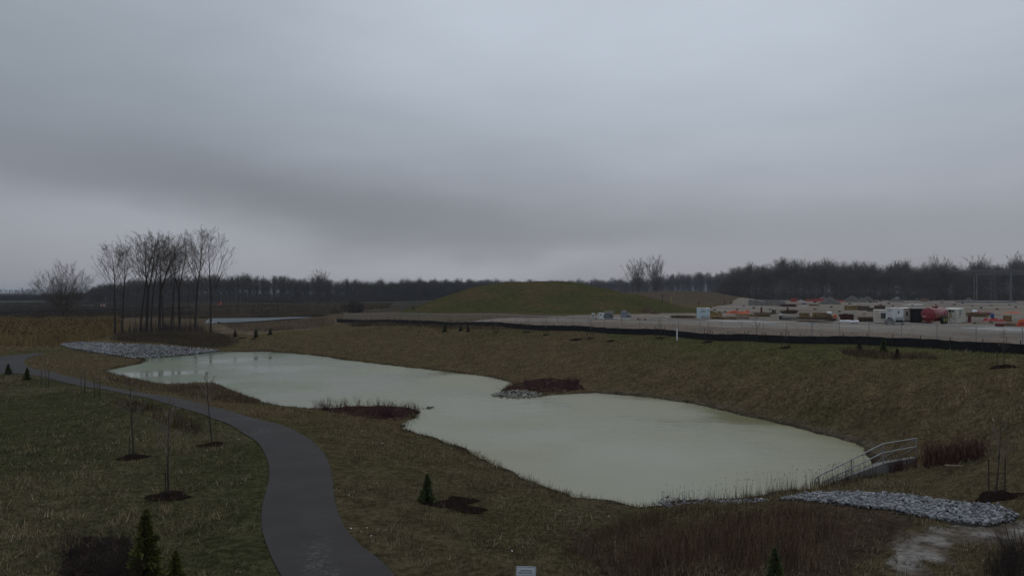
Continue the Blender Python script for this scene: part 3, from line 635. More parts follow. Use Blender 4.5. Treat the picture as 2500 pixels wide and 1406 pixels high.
# separate trees standing out of the woods
pr = None
def lone(px, top, dist, zb, label, wide=1.0):
    x = (px - 1250) / FOC * dist; h = CAMZ + (HY - top) / FOC * dist - zb
    return (x, dist, zb), h / 23.0
first = None
for px, top, dist, zb, lab in [(1558, 655, 640, 3, 'smaller of two tall bare trees standing above the far wood behind the grassy mound'), (1602, 650, 640, 3, 'larger of two tall bare trees standing above the far wood behind the grassy mound'),
                               (2393, 650, 580, 2.5, 'bare tree poking out of the wood above the steel frame'), (2494, 643, 580, 2.5, 'tall bare tree at the right edge of the photo, above the wood'), (2288, 650, 580, 2.5, 'thin bare tree rising over the wood above the red tank'),
                               (783, 677, 640, 0, 'bare tree rising above the dark wood left of the mound')]:
    loc, sc = lone(px, top, dist, zb, lab)
    if first is None: first = plant_tree(dome_tree(91, 24, 13, .2, .36, .045), 'bare_tree', loc, 0, sc, lab, 'tree', 'single trees rising out of the woods', 'bark_dark', 'twig', 6)
    else: copy_tree(first, loc, rng.uniform(0, 6), sc, lab)

# far woods: each reads as one mass
def wood(name, spans, label, seed, density=5.0, rows=7, bark=(0.085, 0.075, 0.075), fill=110000, front=True):
    """spans: (px, top row of the photo, distance, base height) along the wood's front"""
    g = np.random.default_rng(seed); types = []
    for k in range(5):
        s = Tree(seed * 10 + k); s.nsub = (4, 3, 2); s.rmin = .05
        st = s.line(s.trunk, np.zeros(3), np.array([0, 0, 1.]), 1.0 * 24, .22, .05, 6, .05, .03)
        for q in range(16):
            t = .38 + .6 * q / 16; i = int(t * 6); f = t * 6 - i; p = st[i][0] * (1 - f) + st[i + 1][0] * f
            a = g.uniform(.4, .75); d = unit(np.array([0, 0, math.cos(a)]) + perp(np.array([0, 0, 1.]), s.g) * math.sin(a))
            s.nsub = (4, 2, 0); s.branch(p, d, (24 - p[2]) * .5 + 2.5, .11, 0, .4, .5)
        types.append([np.array([b[i] for b in s.trunk + s.limb + s.twig]) for i in range(4)])
    S = np.array(spans, float); P0, P1, R0, R1 = [], [], [], []
    xs = (S[:, 0] - 1250) / FOC * S[:, 2]; L = np.r_[0, np.cumsum(np.hypot(np.diff(xs), np.diff(S[:, 2])))]
    n = int(L[-1] / density)
    cen, hts = [], []
    for r_ in range(rows):
        for k in range(n):
            l = (k + g.uniform(0, 1)) / n * L[-1]; x = np.interp(l, L, xs); y = np.interp(l, L, S[:, 2]); top = np.interp(l, L, S[:, 1]); zb = np.interp(l, L, S[:, 3])
            yy = y + r_ * 5 + g.uniform(-2, 2); h = CAMZ + (HY - top) / FOC * y - zb
            h = h * (1 + .07 * g.normal()) * (1.0 if r_ else g.uniform(.8, 1.0)) * (1 + .05 * math.sin(l * .21 + seed) + .035 * math.sin(l * .53))
            sc = h / 24 * .95; a = g.uniform(0, 6.28); ca, sa = math.cos(a), math.sin(a); T = types[g.integers(5)]
            Mt = np.array([[ca, -sa, 0], [sa, ca, 0], [0, 0, 1]]) * sc; o = np.array([x * yy / y, yy, zb - .5])
            P0.append(T[0] @ Mt.T + o); P1.append(T[1] @ Mt.T + o); R0.append(T[2] * max(sc, .7)); R1.append(T[3] * max(sc, .7)); cen.append((x * yy / y, yy, zb, h))
    cen = np.array(cen)
    # brush and inner twigs
    k = g.integers(len(cen), size=fill); h = cen[k, 3]; t = g.uniform(0, 1, fill) ** .75
    wd = np.where(t > .4, 2.5 * np.sqrt(np.clip(1 - (np.abs(t - .66) / .37) ** 2.6, .02, 1)), 2.4)
    b = np.c_[cen[k, 0] + g.normal(0, 1, fill) * wd, cen[k, 1] + g.normal(0, 1, fill) * wd, cen[k, 2] + t * h * 1.0]
    d = g.normal(size=(fill, 3)) * np.array([.5, .5, .8]); d[:, 2] = np.abs(d[:, 2]); d /= np.linalg.norm(d, axis=1)[:, None]
    ln = g.uniform(.9, 2.6, fill) * (1.05 - .45 * t); th = (.17 - .05 * t) * (S[0, 2] / 560) ** .6
    th = np.where(t > .86, .055 * (S[0, 2] / 560) ** .6, th); ln = np.where(t > .86, ln * 1.15, ln)
    sd = np.cross(d, g.normal(size=(fill, 3))); sd /= np.linalg.norm(sd, axis=1)[:, None]; sd *= th[:, None] * .5
    P0, P1, R0, R1 = np.concatenate(P0), np.concatenate(P1), np.concatenate(R0), np.concatenate(R1)
    base = segs_mesh(name, P0, P1, R0, R1, 3); nv = len(base.vertices); V = np.empty(nv * 3, np.float32); base.vertices.foreach_get('co', V); V = V.reshape(-1, 3)
    nf = len(base.polygons); Fq = np.empty(nf * 4, np.int32); base.loops.foreach_get('vertex_index', Fq); Fq = Fq.reshape(-1, 4); bpy.data.meshes.remove(base)
    T = np.stack([b - sd, b + sd, b + d * ln[:, None]], 1).reshape(-1, 3); F = np.vstack([Fq[:, [0, 1, 2]], Fq[:, [0, 2, 3]], np.arange(3 * fill).reshape(-1, 3) + nv])
    me = fast_mesh(name, np.vstack([V, T]), F)
    o = link(name, me, material(name + '_bark', bark, .95, .3, .12, spec=0.0)); tag(o, label, 'wood', kind='stuff'); return o
wood('right_wood', [(1745, 708, 560, 3), (1765, 690, 556, 3), (1782, 663, 552, 3), (1810, 652, 550, 3), (1880, 646, 548, 3), (1960, 640, 545, 3), (2060, 645, 545, 3), (2200, 648, 545, 3), (2300, 651, 545, 3), (2400, 652, 545, 3), (2450, 645, 545, 3), (2560, 640, 545, 3), (2720, 640, 545, 3)], 'tall bare grey wood behind the building site on the right', 3, 4.4, 8, (0.125, 0.105, 0.097), 420000)
wood('left_wood', [(205, 722, 600, 0), (225, 703, 600, 0), (262, 694, 600, 0), (330, 685, 600, 0), (420, 681, 600, 0), (520, 675, 600, 0), (600, 674, 605, 0), (700, 679, 615, 0), (800, 683, 630, 0), (900, 688, 650, 0), (990, 687, 680, 0), (1060, 687, 740, 0), (1150, 688, 820, 0), (1250, 690, 900, 0)], 'dark bare wood beyond the fields on the left', 5, 4.4, 8, (0.080, 0.069, 0.064), 380000)
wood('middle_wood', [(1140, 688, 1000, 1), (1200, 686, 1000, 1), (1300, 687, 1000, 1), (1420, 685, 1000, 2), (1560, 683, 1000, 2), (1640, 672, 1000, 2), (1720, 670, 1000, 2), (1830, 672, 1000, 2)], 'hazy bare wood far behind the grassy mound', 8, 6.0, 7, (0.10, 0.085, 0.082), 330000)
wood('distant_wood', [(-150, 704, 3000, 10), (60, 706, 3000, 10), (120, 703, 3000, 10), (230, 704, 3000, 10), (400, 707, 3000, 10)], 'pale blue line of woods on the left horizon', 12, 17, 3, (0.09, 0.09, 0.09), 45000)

# ------------------------------------------------------------------ blades, weeds, reeds, shrubs
def blades(P, hgt, wid, lean, col, name, g, mat=None):
    n = len(P); a = g.uniform(0, 2 * np.pi, n); w = np.c_[np.cos(a), np.sin(a), np.zeros(n)] * (wid / 2)[:, None]
    tip = P + np.c_[lean[:, 0] * hgt, lean[:, 1] * hgt, hgt * np.sqrt(np.clip(1 - (lean ** 2).sum(1), .05, 1))]
    V = np.stack([P - w, P + w, tip], 1).reshape(-1, 3)
    return fast_mesh(name, V, np.arange(3 * n).reshape(-1, 3), np.repeat(col, 3, 0))
def scatter(n, r0, r1, g, half=39, power=1.0):
    a = np.radians(g.uniform(-half, half, n)); u = g.uniform(0, 1, n)
    r = (r0 ** (2 - power) + u * (r1 ** (2 - power) - r0 ** (2 - power))) ** (1 / (2 - power))
    return r * np.sin(a), r * np.cos(a)
def pal(g, n, cols, wts): 
    k = g.choice(len(cols), n, p=np.array(wts) / sum(wts)); return np.array(cols)[k] * g.uniform(.7, 1.3, (n, 1))
def grass():
    g = np.random.default_rng(101)
    x, y = scatter(760000, 12.5, 135, g, 39, 1.45)
    r = np.hypot(x, y)
    keep = ~(inside(path_poly, x, y) & (polydist(path_poly, x, y) > .06 + .10 * vnoise(x, y, .7, 95))) & ~inside(POND, x, y) & ~(inside(MUD, x, y) & (vnoise(x, y, 1.3, 91) + .5 * vnoise(x, y, .5, 92) < .22))
    for P in (RIP_A, RIP_B, RIP_C): keep &= ~inside(P, x, y)
    keep &= ~inside(SITE, x, y)
    keep &= ~(inside(TANGLE, x, y) & (g.uniform(size=len(x)) < .75))
    for cxm, cym, rm in MULCH_SPOTS: keep &= (x - cxm) ** 2 + (y - cym) ** 2 > (rm * .55) ** 2
    for P in (BED_A, BED_B): keep &= ~(inside(P, x, y) & (g.uniform(size=len(x)) < .93))
    x, y, r = x[keep], y[keep], r[keep]; n = len(x); z = H(x, y)
    law = inside(LAWN, x, y); pat = .55 * vnoise(x, y, 7, 33) + .45 * vnoise(x, y, 2.6, 34); pat2 = vnoise(x, y, 13, 31) * .6 + vnoise(x, y, 5, 32) * .4
    straw = pal(g, n, [(.225, .178, .112), (.162, .120, .072), (.112, .080, .048), (.34, .29, .21)], [3, 4, 4, 1]); green = pal(g, n, [(.046, .062, .020), (.060, .070, .028), (.036, .050, .016)], [3, 2, 2])
    ps = np.where(law, .34 + .34 * pat, .74 - .44 * ss(0, .6, pat2)); ps = np.where(r < 45, ps * .8, ps)
    band = ss(8, 2, polydist(FENCE[:, :2], x, y, False)) * (x > 12); ps = ps * (1 - .7 * band)
    edge = ss(1.2, .2, polydist(path_poly, x, y)); ps = ps * (1 - .5 * edge)
    clump = .6 * vnoise(x, y, 1.0, 35) + .6 * vnoise(x, y, .45, 36); ps = ps + np.where(law, .55, .25) * np.clip(clump, -.6, 1)
    isS = g.uniform(size=n) < ps; col = np.where(isS[:, None], straw, green); col = col * np.where(law, 1.12, 1.08)[:, None] * (1 + .25 * pat + .35 * np.clip(clump, -.8, 1))[:, None]
    hgt = np.where(isS, g.uniform(.10, .34, n), g.uniform(.05, .15, n)) * np.clip(.75 + .5 * pat, .4, 1.4); hgt *= 1 + .9 * np.clip(clump, -.4, 1); hgt *= (1 - .4 * edge) * (1 - .35 * band)
    wid = (.010 + .00034 * r) * g.uniform(.7, 1.3, n)
    la = g.uniform(0, 6.28, n); lm = g.uniform(.2, .95, n) * np.where(isS, 1, .7); lean = np.c_[np.cos(la) * lm + .15, np.sin(la) * lm - .2]
    ln = np.sqrt((lean ** 2).sum(1)); lean *= np.minimum(1, .95 / ln)[:, None]
    o = link('grass', blades(np.c_[x, y, z - .01], hgt, wid, lean, col, 'grass', g), M['plant']); tag(o, 'short brown and green winter grass on the banks round the pond', 'grass', kind='stuff')
def weeds(name, poly, n, h0, h1, cols, wts, label, cat, heads=0.0, hcol=(.03, .02, .014), hsize=.05, wid=.02, lean=.25, seed=1, sparse=None, fade=0.0):
    g = np.random.default_rng(seed); P = np.asarray(poly, float); lo, hi = P.min(0), P.max(0)
    x = g.uniform(lo[0], hi[0], n * 4); y = g.uniform(lo[1], hi[1], n * 4); k = inside(P, x, y)
    if fade: k &= ss(0, fade, polydist(P, x, y) + 0.0) * (1.15 + .5 * vnoise(x, y, 1.6, seed + 7)) > g.uniform(0, 1, len(x))
    if sparse: k &= (vnoise(x, y, sparse, seed) + .6 * vnoise(x, y, sparse / 3, seed + 1) > g.uniform(-1, .5, len(x)))
    x, y = x[k][:n], y[k][:n]; n = len(x); z = np.maximum(H(x, y), WZ - .05); h = g.uniform(h0, h1, n) * (1 + .25 * vnoise(x, y, 4, seed + 3)); a = g.uniform(0, 6.28, n); lm = g.uniform(0, lean, n)
    L = np.c_[np.cos(a) * lm, np.sin(a) * lm]; col = pal(g, n, cols, wts) * (1 + .22 * vnoise(x, y, 5, seed + 5))[:, None]
    r = np.hypot(x, y); w = np.full(n, wid) * (1 + r / 90)
    me = blades(np.c_[x, y, z - .02], h, w, L, col, name, g); V = np.empty(len(me.vertices) * 3); me.vertices.foreach_get('co', V); V = V.reshape(-1, 3); cc = np.repeat(col, 3, 0); F = np.arange(len(V)).reshape(-1, 3)
    if heads:
        k = np.nonzero(g.uniform(size=n) < heads)[0]; m = len(k); c = V[2::3][k]; s = hsize * g.uniform(.6, 1.3, m)[:, None]
        T = np.array([(1, 0, -.6), (-.5, .87, -.6), (-.5, -.87, -.6), (0, 0, 1.2)]); hv = (c[:, None] + T[None] * s[:, None]).reshape(-1, 3); b = (np.arange(m) * 4 + len(V))[:, None]
        hf = np.concatenate([b + np.array(q)[None] for q in ((0, 1, 3), (1, 2, 3), (2, 0, 3), (0, 2, 1))]); V = np.vstack([V, hv]); F = np.vstack([F, hf]); cc = np.vstack([cc, np.repeat(np.array([hcol]) * g.uniform(.7, 1.4, (m, 1)), 4, 0)])
        me = fast_mesh(name, V, F, cc)
    o = link(name, me, M['plant']); return tag(o, label, cat, kind='stuff')
brownc = [(.155, .098, .060), (.11, .071, .047), (.26, .20, .13), (.07, .05, .037)]
weeds('brown_weeds', BROWN, 10500, .2, .78, brownc, [4, 4, 2, 3], 'tall rust brown dead weeds on the bank in front of the pond', 'weeds', .12, (.035, .022, .016), .018, .011, .45, 3, sparse=3, fade=3.0)
weeds('brown_weeds', atp([(1300, 1350), (1420, 1300), (1500, 1265), (1650, 1242), (1800, 1236), (1880, 1240), (1700, 1270), (1560, 1330), (1450, 1400)]), 5000, .25, .7, brownc + [(.14, .10, .06)], [4, 4, 2, 3, 3], 'thinner brown weeds fading into the grass below the pond', 'weeds', .1, (.035, .022, .016), .016, .011, .4, 4, sparse=5, fade=2.0)
weeds('shore_weeds', atp([(1590, 1228), (1700, 1218), (1840, 1207), (1960, 1188), (2050, 1165), (2120, 1150), (2160, 1160), (2080, 1185), (2000, 1202), (1900, 1215), (1750, 1226), (1620, 1238)]), 1500, .35, 1.15, [(.075, .05, .035), (.10, .075, .05), (.05, .034, .026)], [3, 2, 2], 'dry stalks with dark seed heads along the near shore by the railing', 'weeds', .4, (.025, .017, .014), .022, .011, .25, 5, sparse=2, fade=.5)
weeds('reeds', REEDS, 60000, .9, 1.9, [(.25, .175, .08), (.20, .14, .065), (.15, .105, .052), (.27, .20, .10), (.13, .13, .05)], [4, 4, 3, 2, 1], 'bed of tan reeds with dark seed heads on the left', 'reeds', .06, (.04, .026, .018), .12, .032, .25, 6)
def shore_fringe():
    g = np.random.default_rng(61); Q = np.roll(POND, -1, 0); L = np.hypot(*(Q - POND).T); n = 9000; e = g.choice(len(POND), n, p=L / L.sum()); t = g.uniform(0, 1, n)[:, None]
    p = POND[e] * (1 - t) + Q[e] * t; d = (Q[e] - POND[e]) / L[e][:, None]; nn = np.c_[d[:, 1], -d[:, 0]]; a2 = np.sum(POND[:, 0] * Q[:, 1] - Q[:, 0] * POND[:, 1]); nn = nn if a2 > 0 else -nn
    p = p + nn * (g.normal(.25, .28, n) + .25 * vnoise(p[:, 0], p[:, 1], 1.5, 62))[:, None]; k = vnoise(p[:, 0], p[:, 1], 2.5, 63) > g.uniform(-1.0, .6, n); p = p[k]; n = len(p); z = np.maximum(H(p[:, 0], p[:, 1]), WZ - .05)
    h = g.uniform(.08, .38, n); a = g.uniform(0, 6.28, n); l = g.uniform(0, .7, n); r = np.hypot(*p.T)
    me = blades(np.c_[p, z - .02], h, .012 + .0003 * r, np.c_[np.cos(a) * l, np.sin(a) * l], pal(g, n, [(.10, .07, .042), (.07, .048, .03), (.15, .11, .065)], [3, 3, 1]), 'shore_grass', g)
    tag(link('shore_grass', me, M['plant']), 'ragged brown grass along the water edge of the pond', 'grass', kind='stuff')
shore_fringe()
DARKBRUSH = atp([(255, 830), (290, 812), (340, 815), (420, 812), (520, 812), (560, 818), (600, 832), (560, 850), (520, 853), (420, 846), (300, 838)])
weeds('brush', DARKBRUSH, 22000, .2, .9, [(.095, .074, .052), (.075, .058, .042), (.13, .10, .065)], [4, 4, 2], 'dark brown brush on the bank round the feet of the cottonwoods', 'brush', 0, seed=7, wid=.03, lean=.45, fade=4.0)
weeds('brush', atp([(285, 812), (320, 807), (420, 803), (480, 803), (520, 808), (470, 813), (380, 814)]), 620, .8, 3.0, [(.06, .05, .044), (.08, .066, .055)], [1, 1], 'dark undergrowth between the cottonwood trunks', 'brush', 0, seed=8, wid=.035, lean=.3)
weeds('tan_grass', TAN, 15000, .4, .9, [(.20, .15, .105), (.155, .115, .08), (.24, .19, .125)], [3, 3, 1], 'pale tan dead grass between the two ponds', 'grass', 0, seed=9, wid=.04, lean=.5, fade=5.0)
weeds('far_reeds', atp([(440, 778), (520, 772), (640, 773), (760, 769), (800, 772), (760, 774), (640, 776), (520, 777)]), 7000, .6, 1.5, [(.14, .11, .075), (.10, .08, .055)], [1, 1], 'tan reeds on the far shore of the small pond', 'reeds', 0, seed=10, wid=.05, lean=.2)
weeds('fence_brush', atp([(835, 789), (900, 788), (1000, 790), (1100, 793), (1200, 797), (1290, 803), (1200, 808), (1080, 805), (960, 798), (850, 800)]), 14000, .25, .8, [(.12, .09, .065), (.095, .07, .052), (.15, .12, .08)], [3, 3, 2], 'brown brush in front of the left end of the black silt fence', 'brush', 0, seed=11, wid=.03, lean=.5, fade=2.5)
weeds('path_weeds', atp([(300, 975), (400, 1000), (470, 1030), (500, 1062), (460, 1060), (380, 1030), (270, 985)]), 2600, .3, .7, [(.09, .055, .038), (.07, .045, .032), (.12, .085, .055)], [3, 3, 1], 'reddish brown weeds on the lawn side of the path', 'weeds', 0, seed=12, wid=.014, lean=.3, sparse=3)
weeds('path_weeds', atp([(250, 925), (330, 930), (420, 945), (520, 945), (580, 962), (640, 985), (560, 985), (450, 965), (330, 945)]), 5200, .2, .55, [(.13, .10, .06), (.10, .072, .045), (.075, .05, .035)], [3, 3, 1], 'tan and brown grass between the path and the pond', 'weeds', 0, seed=13, wid=.018, lean=.4, sparse=4)
weeds('corner_brush', atp([(2400, 1345), (2560, 1325), (2560, 1440), (2380, 1440)]), 4200, .4, 1.1, [(.06, .05, .045), (.08, .066, .058), (.045, .036, .032)], [3, 2, 3], 'grey brown brush at the lower right corner beside the mud', 'brush', 0, seed=15, wid=.010, lean=.5, fade=1.5, sparse=2)
weeds('bank_straw', atp([(2050, 856), (2130, 858), (2200, 866), (2290, 872), (2290, 878), (2190, 878), (2060, 866)]), 2600, .15, .5, [(.17, .13, .085), (.10, .07, .045), (.05, .036, .028)], [3, 3, 1], 'strip of matted straw round the three small conifers on the right bank', 'weeds', 0, seed=16, wid=.022, lean=.8)

# shrubs: bundles of bare stems
def shrub_mesh(seed, ns, h, spread, r=.010, sub=4):
    s = Tree(seed); s.nsub = (sub, 2, 0); s.rmin = r * .6
    for k in range(ns):
        a = s.g.uniform(0, 6.28); t = s.g.uniform(0, spread); d = np.array([math.sin(t) * math.cos(a), math.sin(t) * math.sin(a), math.cos(t)])
        s.branch(np.array([math.cos(a), math.sin(a), 0]) * s.g.uniform(0, .12), d, h * s.g.uniform(.6, 1), r, 1, .2, .4)
    return s.pack(s.limb + s.twig, 3, 'shrub')
sh_me = [shrub_mesh(200 + k, 9, 1.25, .5, .013, 4) for k in range(3)]
for k, (px, py, hp) in enumerate([(770, 996, 24), (786, 996, 28), (803, 996, 30), (824, 997, 26), (845, 999, 32), (875, 994, 29), (898, 995, 24), (924, 994, 27), (938, 994, 22), (966, 992, 28), (990, 996, 20), (1012, 999, 22)]):
    p = at(px, py + 1); o = link('dogwood_shrub', sh_me[k % 3], M['red_twig'], None, p, rng.uniform(0, 6)); f = hp * mpp(p) / 1.1; o.scale = (f, f, f)
    tag(o, 'bare red stemmed shrub in the row on the dark spit of bank in the pond', 'shrub', 'red stemmed shrubs on the spit in the pond')
for k in range(34):
    t = (k + .5) / 34; px = 2256 + 146 * t + rng.uniform(-4, 4); py = 1142 - 28 * t + rng.uniform(-12, 8); p = at(px, py); o = link('dogwood_shrub', sh_me[k % 3], M['red_twig'], None, p, rng.uniform(0, 6)); f = rng.uniform(.75, 1.15); o.scale = (f * 1.1, f * 1.1, f)
    tag(o, 'dark red stemmed shrub in the thicket behind the railing', 'shrub', 'red stemmed shrubs in the thicket by the railing')
for k in range(12):
    px = 2165 + 80 * rng.uniform(); py = 1152 - (px - 2165) * .18 + rng.uniform(-3, 6); p = at(px, py); o = link('dogwood_shrub', sh_me[k % 3], M['red_twig'], None, p, rng.uniform(0, 6)); f = rng.uniform(.5, .8); o.scale = (f, f, f)
    tag(o, 'low red stemmed shrub growing against the concrete headwall', 'shrub', 'low shrubs along the headwall')
lowbed = [shrub_mesh(220 + k, 12, .75, 1.1, .012, 4) for k in range(2)]; M['bed_twig'] = material('bed_twig', (.075, .032, .034), .85, .4, 2)
for k in range(70):
    a, b = rng.uniform(0, 1), rng.uniform(-1, 1); px, py = 1248 + 172 * a, 941 + 11 * b; p = at(px, py); o = link('low_shrub', lowbed[k % 2], M['bed_twig'], None, p, rng.uniform(0, 6)); f = rng.uniform(.6, 1.15); o.scale = (f, f, f * .7)
    tag(o, 'low dark red shrub in the planted bed jutting into the pond from the far bank', 'shrub', 'shrubs in the bed on the far bank')
for k in range(70):
    px, py = rng.uniform(770, 1018), rng.uniform(996, 1022); p = at(px, py)
    if not inside(BED_A, np.array([p.x]), np.array([p.y]))[0]: continue
    o = link('low_shrub', lowbed[k % 2], M['bed_twig'], None, p, rng.uniform(0, 6)); f = rng.uniform(.8, 1.4); o.scale = (f, f, f * .75)
    tag(o, 'low dark red shrub on the tip of the spit in the pond', 'shrub', 'low shrubs on the spit')

M['dead_twig'] = material('dead_twig', (.050, .037, .034), .9, .4, 2, spec=0.0)
tang = [shrub_mesh(240 + k, 16, 1.1, 1.25, .009, 6) for k in range(3)]
for k in range(30):
    px, py = rng.uniform(160, 340), rng.uniform(1325, 1430); p = at(px, py); o = link('bramble', tang[k % 3], M['dead_twig'], None, p, rng.uniform(0, 6)); f = rng.uniform(.6, 1.1); o.scale = (f, f, f * .75)
    tag(o, 'dark leafless bramble in the tangle beside the cedar at lower left', 'bramble', 'brambles in the lower left corner')
for k, (px, py) in enumerate([(2440, 1375), (2480, 1360), (2470, 1400), (2420, 1400), (2500, 1390), (2455, 1420)]):
    p = at(px, py); o = link('bramble', tang[k % 3], M['dead_twig'], None, p, rng.uniform(0, 6)); f = rng.uniform(.8, 1.2); o.scale = (f, f, f)
    tag(o, 'grey leafless bramble at the lower right corner by the mud', 'bramble', 'brambles in the lower right corner')
# small conifers
def conifer_mesh(seed, n, h, rad, cols, shape=1.0, size=.16):
    g = np.random.default_rng(seed); t = g.uniform(0, 1, n) ** 1.35; a = g.uniform(0, 6.28, n); lay = .78 + .22 * np.cos(t * 34 + a * .0)
    rr = rad * (1 - t) ** shape * lay * (1 + .18 * np.sin(a * 3 + t * 9)); q = np.sqrt(g.uniform(.12, 1, n)) * rr * (1 + .45 * vnoise(a * 2.5, t * 11, 1.0, seed) + .12 * g.normal(size=n))
    c = np.c_[np.cos(a) * q, np.sin(a) * q, h * (.03 + .97 * t) - q * .1]; d = np.c_[np.cos(a), np.sin(a), g.uniform(-.25, .75, n)]; d += g.normal(0, .3, d.shape); d /= np.linalg.norm(d, axis=1)[:, None]
    L = size * g.uniform(.6, 1.3, n) * (.55 + .6 * (1 - t)); s = np.cross(d, g.normal(size=(n, 3))); s /= np.linalg.norm(s, axis=1)[:, None]
    V = np.stack([c - d * (L * .3)[:, None], c + s * (L * .22)[:, None], c + d * L[:, None], c - s * (L * .22)[:, None]], 1).reshape(-1, 3)
    col = np.repeat(pal(g, n, cols, [1] * len(cols)), 4, 0); return fast_mesh('crown', V, np.arange(4 * n).reshape(-1, 4), col)
SPR = [(.085, .110, .045), (.062, .084, .034), (.11, .125, .05)]; CED = [(.10, .105, .032), (.074, .084, .028), (.135, .125, .036)]; DRY = [(.095, .080, .057), (.078, .070, .052), (.115, .094, .064)]
cmesh = {'spruce': conifer_mesh(301, 3400, 1.0, .25, SPR, .75, .11), 'cedar': conifer_mesh(302, 5200, 1.0, .25, CED, .55, .085), 'dry': conifer_mesh(303, 2600, 1.0, .30, DRY, .75, .10)}
def mesh_only(mb, name, mat):
    o = mb.build(name, mat); me = o.data; bpy.data.objects.remove(o); return me
ct_me = mesh_only(MB().cyl((0, 0, -.05), (0, 0, .95), .018, .004, 6), 'trunk', M['bark_dark'])
MULCH_SPOTS = []
def conifer(kind, px, py, hp, wide, label, group=None):
    p = at(px, py); h = hp * mpp(p) if py < 1390 else hp * mpp(p); o = empty('conifer', p, rng.uniform(0, 6), label, 'conifer', group); o.scale = (h * wide, h * wide, h)
    link('trunk', ct_me, M['bark_dark'], o); link('crown', cmesh[kind], M['needle'], o); return p
p = conifer('spruce', 1043, 1226, 68, 1.0, 'small dark green spruce on the grass between the path and the pond'); MULCH_SPOTS.append((p.x + .1, p.y, .55))
conifer('cedar', 355, 1405, 160, .85, 'tall dark cedar in the lower left corner beside the brush'); conifer('cedar', 428, 1440, 95, 1.0, 'short bushy cedar cut by the bottom edge right of the tall one')
conifer('spruce', 1892, 1430, 92, .95, 'small spruce cut by the bottom edge, in front of the brown weeds')
conifer('spruce', 66, 928, 30, 1.05, 'small green conifer beside the path bend at the far left'); conifer('spruce', 20, 915, 27, 1.1, 'small dark conifer at the left edge beside the path')
for px, py, hp, kd, lab in [(574, 822, 17, 'dry', 'brownish little conifer left of the pair below the small pond'), (625, 823, 20, 'spruce', 'little green conifer below the small pond, the darkest of three'), (660, 817, 16, 'dry', 'faded little conifer right of the dark one below the small pond'),
                            (1086, 810, 20, 'spruce', 'largest little conifer on the far bank below the fence, left of a pair'), (1125, 808, 14, 'dry', 'middle one of three little conifers on the far bank below the fence'), (1143, 810, 14, 'dry', 'rightmost of three little conifers on the far bank below the fence'),
                            (2157, 862, 34, 'spruce', 'dark upright conifer on the straw strip of the right bank'), (2099, 857, 25, 'dry', 'faded thin conifer left of the dark one on the right bank'), (2191, 875, 25, 'dry', 'low faded conifer right of the dark one on the right bank')]:
    conifer(kd, px, py, hp, 1.1 if kd == 'dry' else 1.0, lab, 'little conifers on the banks')

# saplings tied to stakes, each in a ring of mulch
def sapling_proto(seed, h=4.2, nl=13, r=.045):
    s = Tree(seed); s.nsub = (5, 3, 0); s.rmin = .008
    st = s.line(s.trunk, np.zeros(3), unit(np.array([.02, 0, 1.])), h, r, .008, 8, .05, .03)
    for k in range(nl):
        t = .38 + .6 * k / nl; i = int(t * 8); f = t * 8 - i; p = st[i][0] * (1 - f) + st[i + 1][0] * f; a = s.g.uniform(.5, .85)
        d = unit(st[i + 1][2] * math.cos(a) + perp(st[i + 1][2], s.g) * math.sin(a)); s.branch(p, d, (h - p[2]) * .38 + .3, .017, 0, .4, .5)
    return s.pack(s.trunk, 6, 'trunk'), s.pack(s.limb + s.twig, 3, 'crown')
M['sap_bark'] = material('sap_bark', (0.04, 0.035, 0.032), .9, .3, 4)
SP = [sapling_proto(400 + k) for k in range(4)]
stake_me = mesh_only(MB().cyl((0, 0, -.1), (0, 0, 1.5), .028, .024, 6), 'support_stake', M['stake'])
def sapling(px, py, hp, k, stakes, label, mulch=0.0, tall=None):
    p = at(px, py); h = hp * mpp(p); o = empty('sapling', p, rng.uniform(0, 6) if not stakes else 0, label, 'sapling', 'young trees planted round the pond'); f = h / 4.2
    a = link('trunk', SP[k][0], M['sap_bark'], o); b = link('crown', SP[k][1], M['twig_sap'], o); a.scale = b.scale = (f, f, f)
    for dx, dz, sh in stakes:
        s = link('support_stake', stake_me, M['stake'], o, (dx, -.05, 0)); s.scale = (1, 1, dz / 1.5); s.rotation_euler = (0, sh, 0)
    if mulch: MULCH_SPOTS.append((p.x, p.y, mulch))
    return o
S2 = [(-.32, 1.5, 0), (.30, 1.5, .02)]
